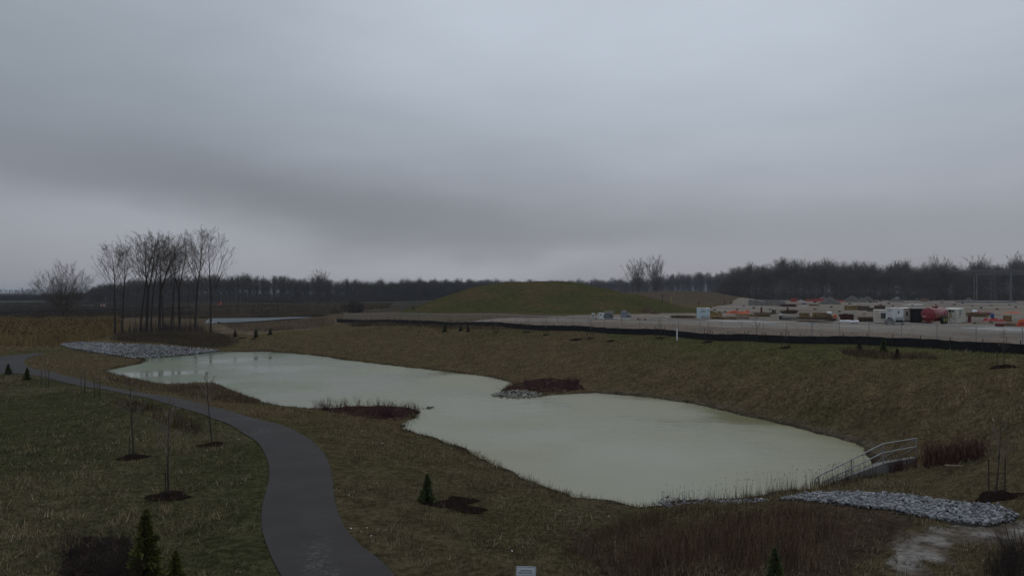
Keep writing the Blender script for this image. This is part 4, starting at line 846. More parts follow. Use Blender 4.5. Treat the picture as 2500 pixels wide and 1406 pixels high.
for a in [(326, 1116, 190, 0, [(-.2, 1.1, .02)], 'tall bare sapling with one stake in a mulch ring, left of the path', .85), (411, 1212, 240, 1, [(-.1, 1.0, 0)], 'pale branched sapling nearest the camera, in a mulch ring on the lawn', .95), (517, 1086, 180, 2, [], 'bare sapling in a mulch ring close to the bend of the path', .85),
          (205, 962, 75, 3, [(-.2, 1.5, 0), (.12, 1.5, 0)], 'sapling between two dark stakes beside the path, left of another pair'), (239, 970, 60, 0, [(-.25, 1.5, 0), (.18, 1.5, 0)], 'sapling between two dark stakes beside the path, right of another pair'),
          (111, 945, 50, 1, S2, 'thin staked sapling beside the path near the two conifers'), (2432, 1212, 190, 2, S2, 'bare sapling between two tall stakes in a mulch ring above the white stones', .95), (2452, 895, 92, 3, [(-.5, .9, 0)], 'bare sapling on the right bank with a fallen pale lath at its foot', .9),
          (1000, 808, 26, 0, S2, 'staked sapling leftmost on the far bank below the fence'), (1023, 801, 28, 1, S2, 'second staked sapling from the left on the far bank'), (1097, 802, 32, 2, S2, 'staked sapling behind the largest little conifer on the far bank'),
          (1209, 812, 30, 3, S2, 'staked sapling right of the three little conifers on the far bank', .5), (1285, 811, 34, 0, S2, 'staked sapling with a mulch ring just left of the pond bank centre', .7), (1334, 818, 40, 1, S2, 'staked sapling below the middle of the silt fence', .6),
          (1441, 826, 46, 2, S2, 'dark stemmed sapling below the white cabinet beyond the fence', .6), (1611, 826, 50, 3, [(-.45, 1.4, -.05), (.55, 1.4, 0)], 'sapling with two pale stakes left of the white marker post', .6), (1727, 836, 50, 0, S2, 'staked sapling right of the white marker post', .7),
          (1848, 836, 70, 1, [(-.8, 1.2, -.1), (.8, 1.2, .1)], 'tall thin sapling with leaning stakes right of the middle of the right bank'), (1917, 849, 52, 2, S2, 'staked sapling on the right bank left of the three conifers', .6),
          (1440, 834, 1, 0, [], '', 1.2)][:19]:
    sapling(*a)
p = at(2452, 893); one(MB().bar((-.6, -.4, .12), (.35, .1, .05), .05, .03), 'lath', M['wood_pale'], p, 0, 'pale lath lying across the mulch at the sapling on the right bank', 'lath')
p = at(2345, 1138); one(MB().box((0, 0, .03), (1.35, .05, .05), -.1), 'board', M['wood_pale'], p, -.1, 'pale narrow board lying on the grass right of the red thicket', 'board')

# mulch: rings and beds
MULCH_SPOTS += [(*at(1405, 829)[:2], .9), (*at(1490, 833)[:2], .6), (*at(590, 826)[:2], 1.1), (*at(620, 827)[:2], .8), (*at(1105, 1232)[:2], 1.05), (*at(1150, 1245)[:2], .75), (*at(1130, 1222)[:2], .8)]
M['bed_mulch'] = material('red_brown_mulch', (.034, .019, .017), .95, .6, 3, 1.0, 14, coord='pos', spec=0.0, dirt=((.09, .065, .04), .6, 1.5))
def ring(cx_, cy_, r_, k):
    a = np.linspace(0, 2 * np.pi, 18)[:-1]; w = r_ * .88 * (1 + .14 * np.sin(3 * a + k) + rng.uniform(-.2, .16, len(a))); return np.c_[cx_ + w * np.cos(a), cy_ + w * .9 * np.sin(a)]
mob = [patch('mulch', ring(*m, k), .25 if m[1] < 60 else .5, .03, M['mulch'], 'stuff', dome=.09) for k, m in enumerate(MULCH_SPOTS)]
mob += [patch('mulch', BED_A, .4, .02, M['bed_mulch'], 'stuff', dome=.05, rough_edge=.3), patch('mulch', BED_B, .5, .02, M['bed_mulch'], 'stuff', dome=.05, rough_edge=.4)]
for o in mob: tag(o, 'dark mulch round planted saplings and shrubs', 'mulch', 'patches of dark mulch')
grass()

# ------------------------------------------------------------------ stones
def rocks(name, poly, n, s0, s1, label, seed, zoff=.0, tint=(.215, .217, .222), flat=.65, sink=.25, zmin=None):
    g = np.random.default_rng(seed); P = np.asarray(poly, float); lo, hi = P.min(0), P.max(0)
    x = g.uniform(lo[0], hi[0], n * 5); y = g.uniform(lo[1], hi[1], n * 5); k = inside(P, x, y); x, y = x[k][:n], y[k][:n]; n = len(x); z = H(x, y)
    if zmin is not None: z = np.maximum(z, zmin)
    ico = np.array([(0, 0, 1), (.894, 0, .447), (.276, .851, .447), (-.724, .526, .447), (-.724, -.526, .447), (.276, -.851, .447), (.724, .526, -.447), (-.276, .851, -.447), (-.894, 0, -.447), (-.276, -.851, -.447), (.724, -.526, -.447), (0, 0, -1)])
    Fi = np.array([(0, 1, 2), (0, 2, 3), (0, 3, 4), (0, 4, 5), (0, 5, 1), (1, 6, 2), (2, 7, 3), (3, 8, 4), (4, 9, 5), (5, 10, 1), (6, 7, 2), (7, 8, 3), (8, 9, 4), (9, 10, 5), (10, 6, 1), (11, 7, 6), (11, 8, 7), (11, 9, 8), (11, 10, 9), (11, 6, 10)])
    s = s0 + (s1 - s0) * g.beta(1.3, 3.2, n); sc = np.c_[s * g.uniform(.75, 1.3, n), s * g.uniform(.75, 1.3, n), s * flat * g.uniform(.7, 1.2, n)]
    V = ico[None] * (1 + g.normal(0, .25, (n, 12, 1)).clip(-.5, .5)) * sc[:, None]; a = g.uniform(0, 6.28, n); t = g.normal(0, .6, n)
    Y2 = V[..., 1] * np.cos(t)[:, None] - V[..., 2] * np.sin(t)[:, None]; Z2 = V[..., 1] * np.sin(t)[:, None] + V[..., 2] * np.cos(t)[:, None]
    X3 = V[..., 0] * np.cos(a)[:, None] - Y2 * np.sin(a)[:, None]; Y3 = V[..., 0] * np.sin(a)[:, None] + Y2 * np.cos(a)[:, None]
    V = np.stack([X3 + x[:, None], Y3 + y[:, None], Z2 + (z + s * flat * (1 - 2 * sink) + g.uniform(0, .12, n) * zoff)[:, None]], -1).reshape(-1, 3)
    F = (Fi[None] + (np.arange(n) * 12)[:, None, None]).reshape(-1, 3); c = np.array(tint) * g.uniform(.35, 1.3, (n, 1)) * np.array([1, 1, 1]) + g.normal(0, .004, (n, 3))
    o = link(name, fast_mesh(name, V, F, np.repeat(np.clip(c, .02, .9), 12, 0)), M['stone']); tag(o, label, 'stones', kind='stuff')
M['stone_bed'] = material('stone_bed', (.05, .046, .042), .95, .5, 4, coord='pos', spec=0.0)
patch('stone_bed', RIP_B, .5, .03, M['stone_bed'], rough_edge=.3); patch('stone_bed', RIP_A, 1.0, .04, M['stone_bed'], rough_edge=.5)
rocks('riprap', RIP_A, 6500, .06, .26, 'spread of grey stones at the far left end of the pond', 501, 1.0)
rocks('riprap', RIP_B, 5200, .025, .12, 'pale grey stones running down to the pond at lower right', 502, .8, (.25, .253, .265), .7, .12)
rocks('riprap', RIP_C, 300, .025, .085, 'small patch of stones at the near shore of the pond', 503, 1.0, (.30, .29, .31))
rocks('riprap', RIP_D, 300, .07, .26, 'line of stones in the water at the tip of the far planted bed', 504, .5, (.22, .205, .185), .5, zmin=WZ - .03)
rocks('riprap', [onz(x, y, WZ) for x, y in [(1030, 995), (1058, 993), (1060, 998), (1035, 999)]], 22, .08, .2, 'few dark stones breaking the water at the tip of the spit', 505, 0, (.07, .06, .055), .5, zmin=WZ - .04)
rocks('riprap', [onz(x, y, .4) for x, y in [(500, 786), (512, 779), (525, 783), (528, 788), (510, 790)]], 90, .25, .6, 'grey stones at the left tip of the small pond', 506, 0, (.30, .30, .31))
peb = MB().lathe([(.001, .05), (.05, .045), (.075, .02), (.07, 0)], 7)
for px, py in [(852, 1208), (880, 1297), (896, 1288), (906, 1308), (857, 1290), (1486, 1260), (1367, 1245), (1397, 1209), (1276, 1335), (1250, 1345), (934, 1082), (583, 1073), (883, 1052), (95, 1243), (850, 1086)]:
    o = peb.build('stone', M['wrap_white'], None, at(px, py), rng.uniform(0, 6)); f = rng.uniform(.3, .7); o.scale = (f, f * .7, f); tag(o, 'little white stone lying on the grass beside the pond or path', 'stone', 'scattered white stones')

# ------------------------------------------------------------------ fences
def along(P, step):
    P = np.asarray(P, float); L = np.r_[0, np.cumsum(np.hypot(*np.diff(P[:, :2], axis=0).T))]; n = max(1, int(round(L[-1] / step))); t = np.linspace(0, L[-1], n + 1)
    return np.c_[np.interp(t, L, P[:, 0]), np.interp(t, L, P[:, 1])]
def zz(q): return float(H(q[0], q[1])[0])
fl = along(FENCE, 3.05)
ft = empty('chain_link_fence', (fl[0][0], fl[0][1], zz(fl[0])), 0, 'grey chain link fence with a top rail, running behind the black silt fence', 'fence')
O = Vector(ft.location); FH = 1.85
hts = [zz(q) for q in fl]
for k in range(1, len(hts) - 1): hts[k] = (hts[k - 1] + hts[k] + hts[k + 1]) / 3
for k, q in enumerate(fl):
    big_ = k % 9 == 0
    MB().cyl((0, 0, -.2), (0, 0, FH + (.06 if big_ else 0)), .05 if big_ else .028, None, 8).build('post', M['steel'], ft, Vector((q[0], q[1], hts[k])) - O)
rail = MB()
for k in range(len(fl) - 1): rail.cyl((fl[k][0] - O.x, fl[k][1] - O.y, hts[k] + FH - O.z), (fl[k + 1][0] - O.x, fl[k + 1][1] - O.y, hts[k + 1] + FH - O.z), .026, None, 6, False)
M['fence_zinc'] = material('fence_zinc', (0.48, 0.49, 0.5), .5, .1, 3, metal=.2)
rail.build('top_rail', M['fence_zinc'], ft)
def wire_mesh():
    V, F = [], []; w = .0022
    for k in range(len(fl) - 1):
        a, b = np.array([*fl[k], hts[k] + .04]) - np.array(O), np.array([*fl[k + 1], hts[k + 1] + .04]) - np.array(O); L = np.hypot(*(b - a)[:2]); n = int(L / .075); h = FH - .06
        nrm = np.array([-(b - a)[1], (b - a)[0], 0]) / L
        for sgn in (1, -1):
            for i in range(-int(h / .075), n):
                u0 = i * .075; u1 = u0 + h; lo, hi = max(0, -u0), h - max(0, u1 - L)
                if hi <= lo: continue
                P = []
                for v in (lo, hi):
                    u = (u0 + v) / L; u = u if sgn > 0 else 1 - u
                    P.append(a + (b - a) * u + np.array([0, 0, v]))
                off = np.array([0, 0, w * 1.4]); c = len(V); e = nrm * .003 * sgn
                V += [P[0] - off + e, P[0] + off + e, P[1] + off + e, P[1] - off + e]; F.append((c, c + 1, c + 2, c + 3))
    return fast_mesh('wire_mesh', np.array(V), np.array(F))
link('wire_mesh', wire_mesh(), M['fence_zinc'], ft)
def silt_fence(pts, h, label, group, step=2.4, sag=.05, stake=True, dz=0.0):
    q = along(pts, step); o = empty('silt_fence', (q[0][0], q[0][1], zz(q[0])), 0, label, 'silt fence', group); O = Vector(o.location)
    V, F = [], []; g = np.random.default_rng(len(q)); d = along(pts, step / 4); zs = H(d[:, 0], d[:, 1])
    for k, p in enumerate(d):
        hh = h * (1 - sag * g.uniform(0, 1) * (k % 4 != 0) * 1.5); wv = g.normal(0, .03, 2)
        V += [(p[0] - O.x, p[1] - O.y, zs[k] - .12 - O.z), (p[0] - O.x + wv[0], p[1] - O.y + wv[1], zs[k] + hh * .5 - O.z), (p[0] - O.x, p[1] - O.y, zs[k] + hh - O.z)]
        if k: c = 3 * k; F += [(c - 3, c, c + 1, c - 2), (c - 2, c + 1, c + 2, c - 1)]
    f = link('fabric', fast_mesh('fabric', np.array(V), np.array(F), None, True), M['black_fabric'], o)
    if stake:
        for k, p in enumerate(q): MB().box((0, .03, (h + .22) / 2 - .1), (.045, .045, h + .45)).build('stake', M['stake'], o, Vector((p[0], p[1], zz(p))) - O)
    return o
fn = FENCE[:, :2].copy()
for k in range(len(fn)):
    a, b = fn[max(k - 1, 0)], fn[min(k + 1, len(fn) - 1)]; t = (b - a) / np.hypot(*(b - a)); fn[k] = fn[k] + np.array([t[1], -t[0]]) * 1.0
fn[0] -= (fn[1] - fn[0]) / np.hypot(*(fn[1] - fn[0])) * 1.5
silt_fence(fn, .74, 'long black silt fence along the top of the pond bank', None)
silt_fence(atp([(-60, 771), (0, 768), (90, 764), (180, 762), (270, 759), (380, 756), (470, 753)]), 1.0, 'thin black silt fence crossing the field left of and behind the cottonwoods', 'silt fences on the far fields', 6, .02)
silt_fence(atp([(520, 752), (600, 749), (700, 748)]), .9, 'short black silt fence on the field right of the grove', 'silt fences on the far fields', 6, .02)
silt_fence(atp([(590, 738), (640, 737), (690, 739), (740, 743)]), 1.6, 'black silt fence below the dark wood left of the mound', 'silt fences on the far fields', 8, .1)

# ------------------------------------------------------------------ railing on the concrete headwall
def railing():
    P = [onz(1987, 1180, 0)]
    a = at(1999, 1176); z0 = a.z
    A = Vector(onz(1999, 1160, WZ + 1.0) + (WZ + 1.0,)); 
    def px3(px, py, y):                       # point of the photo at depth y
        d = ray(px, py); t = y / d[1]; return Vector((d[0] * t, y, CAMZ + d[2] * t))
    yA, yB, yC = 35.8, 37.3, 38.1
    B1, B2, B3 = px3(2156, 1083, yB), px3(2156, 1105, yB), px3(2157, 1131, yB)
    C1, C2, C3 = px3(2237, 1070, yC), px3(2236, 1090, yC), px3(2238, 1117, yC)
    A1, A2 = px3(1998, 1162, yA), px3(2008, 1176, yA)
    m = A1 + (B1 - A1) * .5; m2 = A2 + (B2 - A2) * .49
    D = Vector((.52, -.62, 0)) * 0
    o = empty('pipe_railing', (B3.x, B3.y, B3.z - .3), 0, 'galvanised pipe railing on the concrete headwall at the right end of the pond', 'railing'); O = Vector(o.location); r = .034
    dn = lambda p, h: Vector((p.x, p.y, p.z - h))
    MB().tube([A1 - O, B1 - O], r).tube([B1 - O, C1 - O], r).build('top_rail', M['steel'], o)
    MB().tube([A2 - O, B2 - O], r).tube([B2 - O, C2 - O], r).build('middle_rail', M['steel'], o)
    for p, h in ((A1, .95), (m, 1.25), (B1, 1.25), (C1, 1.2)): MB().cyl(p - O, dn(p, h) - O, r).build('post', M['steel'], o)
    e = (A1 - B1).normalized(); bend = [A1 + e * .25 * math.sin(t) + Vector((0, 0, -.18 * (1 - math.cos(t)))) for t in np.linspace(0, math.pi / 2, 5)] + [A1 + e * .25 + Vector((0, 0, -.9))]
    MB().tube([q - O for q in bend], r).build('end_loop', M['steel'], o)
    # far side of the walkway seen through the near rails
    E1, F1 = px3(2120, 1139, yA + 2.6), px3(2236, 1073, yC + .12); F2 = px3(2236, 1093, yC + .12); E2 = px3(2132, 1149, yA + 2.6)
    MB().tube([E1 - O, F1 - O], .026).build('top_rail', M['steel_dull'], o); MB().tube([E2 - O, F2 - O], .026).build('middle_rail', M['steel_dull'], o)
    bend = [E1 + Vector((-.3 * math.sin(t), 0, .06 * math.sin(t * 2) - .25 * (1 - math.cos(t)))) for t in np.linspace(0, math.pi * .55, 5)] + [E1 + Vector((-.33, 0, -.75))]
    MB().tube([q - O for q in bend], .026).build('end_loop', M['steel_dull'], o)
    # headwall: a sloping wing and a level back wall
    w = MB(); th = .3
    def prism(p, q, zt0, zt1, zb):
        n = (q - p); n.z = 0; n = Vector((-n.y, n.x, 0)).normalized() * th
        vs_ = [Vector((p.x, p.y, zb)), Vector((q.x, q.y, zb)), Vector((q.x, q.y, zt1)), Vector((p.x, p.y, zt0))]; vs_ += [v + n for v in vs_]
        w.add([v - Vector((B3.x, B3.y, B3.z)) for v in vs_], [(0, 1, 2, 3), (5, 4, 7, 6), (3, 2, 6, 7), (0, 3, 7, 4), (1, 5, 6, 2)])
    G = px3(2020, 1184, yA); prism(G, B3, G.z + .05, B3.z, G.z - .9); prism(B3 + (B3 - G).normalized() * .003, C3, B3.z + .004, C3.z, B3.z - 1.1)
    h = w.build('headwall', M['concrete'], None, (B3.x, B3.y, B3.z)); tag(h, 'low concrete headwall stepping down to the pond under the pipe railing', 'wall')
railing()

# ------------------------------------------------------------------ text helper
def text_mesh(body, size, align='CENTER', ext=0.0, shear=0.0):
    cu = bpy.data.curves.new('lettering', 'FONT'); cu.body = body; cu.size = size; cu.align_x = align; cu.extrude = ext; cu.shear = shear; cu.resolution_u = 2; cu.offset = size * .012
    o = bpy.data.objects.new('lettering', cu); C.objects.link(o); bpy.context.view_layer.update()
    me = bpy.data.meshes.new_from_object(o.evaluated_get(bpy.context.evaluated_depsgraph_get())); bpy.data.objects.remove(o); me.name = 'lettering'; me.materials.clear(); return me
def put_text(body, size, mat, parent, loc, rot, align='CENTER', shear=0.0, name='lettering'):
    o = link(name, text_mesh(body, size, align, 0, shear), mat, parent, loc); o.rotation_euler = rot; return o

# sign in the foreground
def sign():
    d = ray(1276, 1380); y = 16.0; t = y / d[1]; x, zt = d[0] * t, CAMZ + d[2] * t; zg = zz((x, y))
    w, h = .445, .60; o = empty('notice_sign', (x, y, zg), 0, 'white safety notice sign on a post at the bottom edge of the photo', 'sign'); o.rotation_euler = (0, .035, 0)
    def rr(w, h, r, yo):
        P = []
        for cx_, cz_, a0 in ((w / 2 - r, h / 2 - r, 0), (-w / 2 + r, h / 2 - r, 90), (-w / 2 + r, -h / 2 + r, 180), (w / 2 - r, -h / 2 + r, 270)):
            for k in range(6): a = R(a0 + 18 * k); P.append((cx_ + r * math.cos(a), yo, cz_ + r * math.sin(a)))
        return P
    zc = zt - zg - h / 2; tilt = R(-8)
    f = rr(w, h, .035, -.004); b = rr(w, h, .035, .0); n = len(f)
    p = MB().add(f + b, [tuple(range(n))[::-1], tuple(range(n, 2 * n))] + [(i, (i + 1) % n, n + (i + 1) % n, n + i) for i in range(n)]).build('panel', M['sign'], o, (0, -.03, zc))
    a, c = rr(w - .028, h - .028, .026, -.0055), rr(w - .042, h - .042, .02, -.0055)
    MB().add(a + c, [(i, (i + 1) % n, n + (i + 1) % n, n + i) for i in range(n)]).build('border_line', M['ink_black'], p)
    rot = (R(90), 0, 0)
    for s, z, k in (('FOR YOUR', .185, .052), ('HEALTH & SAFETY', .135, .052), ('This is a storm water pond designed', .092, .0235), ('to manage runoff levels. Water levels', .062, .0235), ('can change suddenly without warning.', .032, .0235)):
        t_ = put_text(s, k, M['ink_black'], p, (0, -.0065, z), rot); wd = max(v.co.x for v in t_.data.vertices) - min(v.co.x for v in t_.data.vertices); t_.scale = (min(1, .385 / wd),) * 2 + (1,) if k < .05 else (min(1.0, .34 / wd), 1, 1)
    MB().box((0, .02, (zc + h / 2 - .02) / 2 - .1), (.045, .04, zc + h / 2 + .16)).build('post', M['steel_dull'], o)
    for z in (.22, -.22): MB().cyl((0, -.0075, z), (0, -.0035, z), .008, None, 8).build('bolt', M['steel'], p)
sign()

# white marker post on the bank
p = at(1653, 831); mk = empty('marker_post', p, 0, 'white round marker post at the foot of the silt fence', 'post')
MB().cyl((0, 0, -.1), (0, 0, 1.28), .08, None, 12).build('tube', M['wrap_white'], mk); MB().lathe([(.086, 1.28), (.086, 1.32), (.05, 1.36), (.001, 1.37)], 12).build('cap', M['white'], mk)

# ------------------------------------------------------------------ the building site
def S(px, py): x, y = onz(px, py, 3.0); return Vector((x, y, zz((x, y))))
def face_rz(p): return -math.atan2(p.x, p.y)      # turned square to the pond
# container with corrugated sides
def corrugated(mb, a, b, z0, z1, pitch=.28, dep=.05, inward=1):
    a, b = Vector(a), Vector(b); L = (b - a).length; d = (b - a) / L; n = Vector((-d.y, d.x, 0)) * dep * inward; pts = []; k = 0; u = 0.0
    while u < L - 1e-6:
        for du, io in ((0, 0), (.3, 0), (.5, 1), (.8, 1)): 
            uu = min(u + du * pitch, L); pts.append(a + d * uu + n * io)
        u += pitch
    pts.append(b)
    for p, q in zip(pts[:-1], pts[1:]): mb.quad((p.x, p.y, z0), (q.x, q.y, z0), (q.x, q.y, z1), (p.x, p.y, z1))
def container(loc, rz, L, w, h, mats, label, cat, group=None, doors=True):
    """local x along its length, the end facing -x"""
    body, roof, frame = mats; o = empty('shipping_container', loc, rz, label, cat, group); mb = MB()
    corrugated(mb, (0, 0, 0), (L, 0, 0), .16, h - .1); corrugated(mb, (L, w, 0), (0, w, 0), .16, h - .1); corrugated(mb, (L, 0, 0), (L, w, 0), .16, h - .1)
    mb.box((L / 2, w / 2, .2), (L - .12, w - .12, .1)); mb.build('wall', body, o)
    fr = MB()
    for x in (.05, L - .05):
        for y in (.02, w - .02): fr.box((x, y, h / 2), (.13, .12, h - .004))
    for y in (.0, w): fr.box((L / 2, y, .09), (L - .24, .1, .15)); fr.box((L / 2, y, h - .06), (L - .24, .1, .11))
    for x in (.04, L - .04): fr.box((x, w / 2, .09), (.1, w - .17, .15)); fr.box((x, w / 2, h - .06), (.1, w - .17, .11))
    fr.build('frame', frame, o)
    MB().box((L / 2, w / 2, h - .02), (L - .1, w - .1, .06)).build('roof', roof, o)
    if doors:
        for s in (0, 1):
            d = MB().box((.03, w * (.26 + .48 * s), h / 2 + .02), (.05, w * .44, h - .36)).build('door', body, o)
            for q in (-.28, .28): MB().cyl((-.02, w * (.26 + .48 * s) + q, .25), (-.02, w * (.26 + .48 * s) + q, h - .25), .018, None, 6).build('lock_rod', M['steel_dull'], d)
    return o
cp = Vector((*onz(2337, 788, 3.0), 0)); cp.z = zz(cp)
dirc = Vector((.65, .76, 0)); rzc = math.atan2(dirc.y, dirc.x)
wc = container(cp, rzc, 8.4, 2.44, 2.52, (M['white_cont'], M['roof_white'], M['white_cont']), 'white shipping container with dark lettering on its side, right of the red tank trailer', 'container')
# door end gains the yellow green stains seen in the photo, the side its lettering
g_ = np.random.default_rng(9); M['stain'] = material('mustard_stain', (.26, .24, .12), .9, .5, 5)
st = MB()
for k in range(15):
    y = g_.uniform(.5, 1.7); z = g_.uniform(.35, 1.75); s = g_.uniform(.05, .18); v = [(-.004 - .0001 * k, y + s * math.cos(t) * g_.uniform(.6, 1), z + 1.3 * s * math.sin(t) * g_.uniform(.6, 1)) for t in np.linspace(0, 6.28, 7)[:-1]]; st.add(v, [tuple(range(6))])
st.build('paint_stain', M['stain'], wc)
for k, (s, z, h_) in enumerate((('MOBILE', 2.0, .34), ('STORAGE', 1.66, .34))):
    put_text('IIIII III', .36, M['ink'], wc, (2.9, -.006, 2.02 - .33 * k), (R(90), 0, 0)) if False else None
lt = MB(); g_ = np.random.default_rng(4)
for r_, (z, hh, n) in enumerate(((2.02, .22, 7), (1.70, .20, 6), (1.42, .18, 6), (1.10, .06, 9), (.96, .06, 8), (.82, .05, 6))):
    u = 2.0
    for k in range(n):
        w_ = g_.uniform(.12, .3)
        if hh > .1:
            lt.box((u + .03, -.055, z), (.055, .01, hh)); lt.box((u + w_ * .5, -.055, z + hh * g_.choice([-.42, 0, .42])), (w_ * .7 - .07, .01, .05)); lt.box((u + w_ * .92, -.055, z), (.05, .01, hh * g_.choice([.6, 1])))
        else: lt.box((u + w_ / 2, -.055, z), (w_ * .8, .01, hh * .6))
        u += w_ * 1.25 + .05
lt.build('lettering', M['ink'], wc)

# red tank trailer
def tank():
    p = Vector((*onz(2266, 793, 3.0), 0)); d = Vector((.72, .69, 0)); rz = math.atan2(d.y, d.x); p.z = zz(p)
    o = empty('tank_trailer', p, rz, 'red cylindrical tank trailer on two axles in front of the white container', 'trailer')
    r, zc, L = 1.1, 1.66, 7.0; ax = Matrix(((0, 0, 1), (1, 0, 0), (0, 1, 0)))
    pr = [(.001, -.16), (.45, -.14), (.85, -.07), (r * .98, 0), (r, .04), (r, L - .04), (r * .98, L), (.85, L + .07), (.45, L + .14), (.001, L + .16)]
    body = MB().lathe(pr, 36, ax, (0, 0, zc)).build('tank', M['red'], o)
    for x in (.05, 1.8, 3.5, 5.2, L - .05): MB().lathe([(r - .01, -.035), (r + .022, -.03), (r + .022, .03), (r - .01, .035)], 36, ax, (x, 0, zc)).build('band', M['red'], body)
    st_ = MB()                                     # yellow lettering stripe down the side that faces the pond
    for k in range(20):
        a0, a1 = R(-112), R(-98); x0, x1 = .7 + k * .29, .7 + k * .29 + (.22 if k % 3 else .14)
        st_.add([(x0, (r + .006) * math.sin(a0 + 0) , zc + (r + .006) * -math.cos(a0) * 0 + (r + .006) * math.cos(R(112))), (x1, (r + .006) * math.sin(a0), zc + (r + .006) * math.cos(R(112))), (x1, (r + .006) * math.sin(a1), zc + (r + .006) * math.cos(R(98))), (x0, (r + .006) * math.sin(a1), zc + (r + .006) * math.cos(R(98)))], [(0, 1, 2, 3)])
    M['tank_letter'] = material('faded_yellow', (.34, .17, .09), .6, .25, 3); st_.build('side_lettering', M['tank_letter'], o)
    fr = MB().box((3.0, -.45, .58), (6.6, .14, .22)).box((3.0, .45, .58), (6.6, .14, .22))
    for x in (.3, 1.8, 3.4, 5.0, 6.2): fr.box((x, 0, .60), (.16, 1.4, .24))
    fr.box((-.1, 0, .42), (.5, 1.3, .34)); fr.build('chassis', M['red_dark'], o)
    tg = MB().bar((0, .5, .5), (-1.9, 0, .42), .16, .14).bar((0, -.5, .5), (-1.9, 0, .42), .16, .14).box((-2.05, 0, .42), (.4, .22, .12)); tg.build('drawbar', M['red_dark'], o)
    MB().bar((-1.2, .0, .55), (-2.2, .1, .02), .06, .06).build('jack', M['steel_dull'], o)
    for x in (3.75, 5.15):
        for y in (-1.18, 1.18):
            ay = Matrix(((1, 0, 0), (0, 0, 1), (0, 1, 0))); t = MB().lathe([(.34, -.22), (.62, -.26), (.70, -.2), (.71, 0), (.70, .2), (.62, .26), (.34, .22)], 26, ay).build('wheel', M['rubber'], o, (x, y, .70))
            s = -1 if y < 0 else 1
            rm = MB().lathe([(.35, s * .2), (.33, s * .12), (.22, s * .1), (.2, s * .16), (.10, s * .17), (.001, s * .17)], 20, ay).build('rim', M['yellow'], t)
            MB().cyl((0, s * .15, 0), (0, s * .22, 0), .07, None, 10).build('hub', M['yellow'], t)
    for y in (-1, 1): MB().box((4.45, y * .88, 1.0), (2.7, .1, .12)).build('fender', M['red_dark'], o)
    hp = MB().cyl((3.6, 0, zc + r - .03), (3.6, 0, zc + r + .2), .42, None, 14).build('hatch', M['red_dark'], o); MB().lathe([(.46, .0), (.46, .06), (.3, .12), (.001, .13)], 14, None, (3.6, 0, zc + r + .2)).build('lid', M['red'], hp)
    v = MB().box((4.5, 0, zc + r + .16), (.5, .35, .34)).cyl((4.3, .1, zc + r + .2), (5.0, .1, zc + r + .35), .09, None, 8).box((2.9, 0, zc + r + .1), (.7, .3, .2)).build('valve_box', M['rust'], o)
    w = MB().cyl((L + .1, -.5, zc + .45), (L + .75, -1.2, zc + .42), .06, None, 8).lathe([(.001, -.2), (.2, -.15), (.24, 0), (.2, .15), (.001, .2)], 12, ax, (L + .75, -1.2, zc + .5)).cyl((L + .75, -1.2, zc + .42), (L + 1.15, -1.6, zc + .4), .09, None, 8).cyl((L + 1.12, -1.6, zc + .22), (L + 1.12, -1.6, zc + .62), .12, None, 8)
    w.build('discharge_valve', M['black'], o)
    for y, z, sx_, sz_ in ((.62, 1.33, .34, .1), (.22, 1.3, .3, .1)): MB().box((-.13, y, z), (.02, sx_, sz_)).build('reflector', M['wrap_white'], o)
    MB().box((-.36, .35, .47), (.02, .46, .2)).build('plate', M['wood_pale'], o)
    for y in (.72, -.6): MB().cyl((-.3, y, .55 - .05), (-.36, y, .5), .09, None, 10).build('lamp', M['beige'], o)
    MB().box((-.18, 0, .78), (.12, 1.7, .4)).build('front_skirt', M['red_dark'], o)
tank()

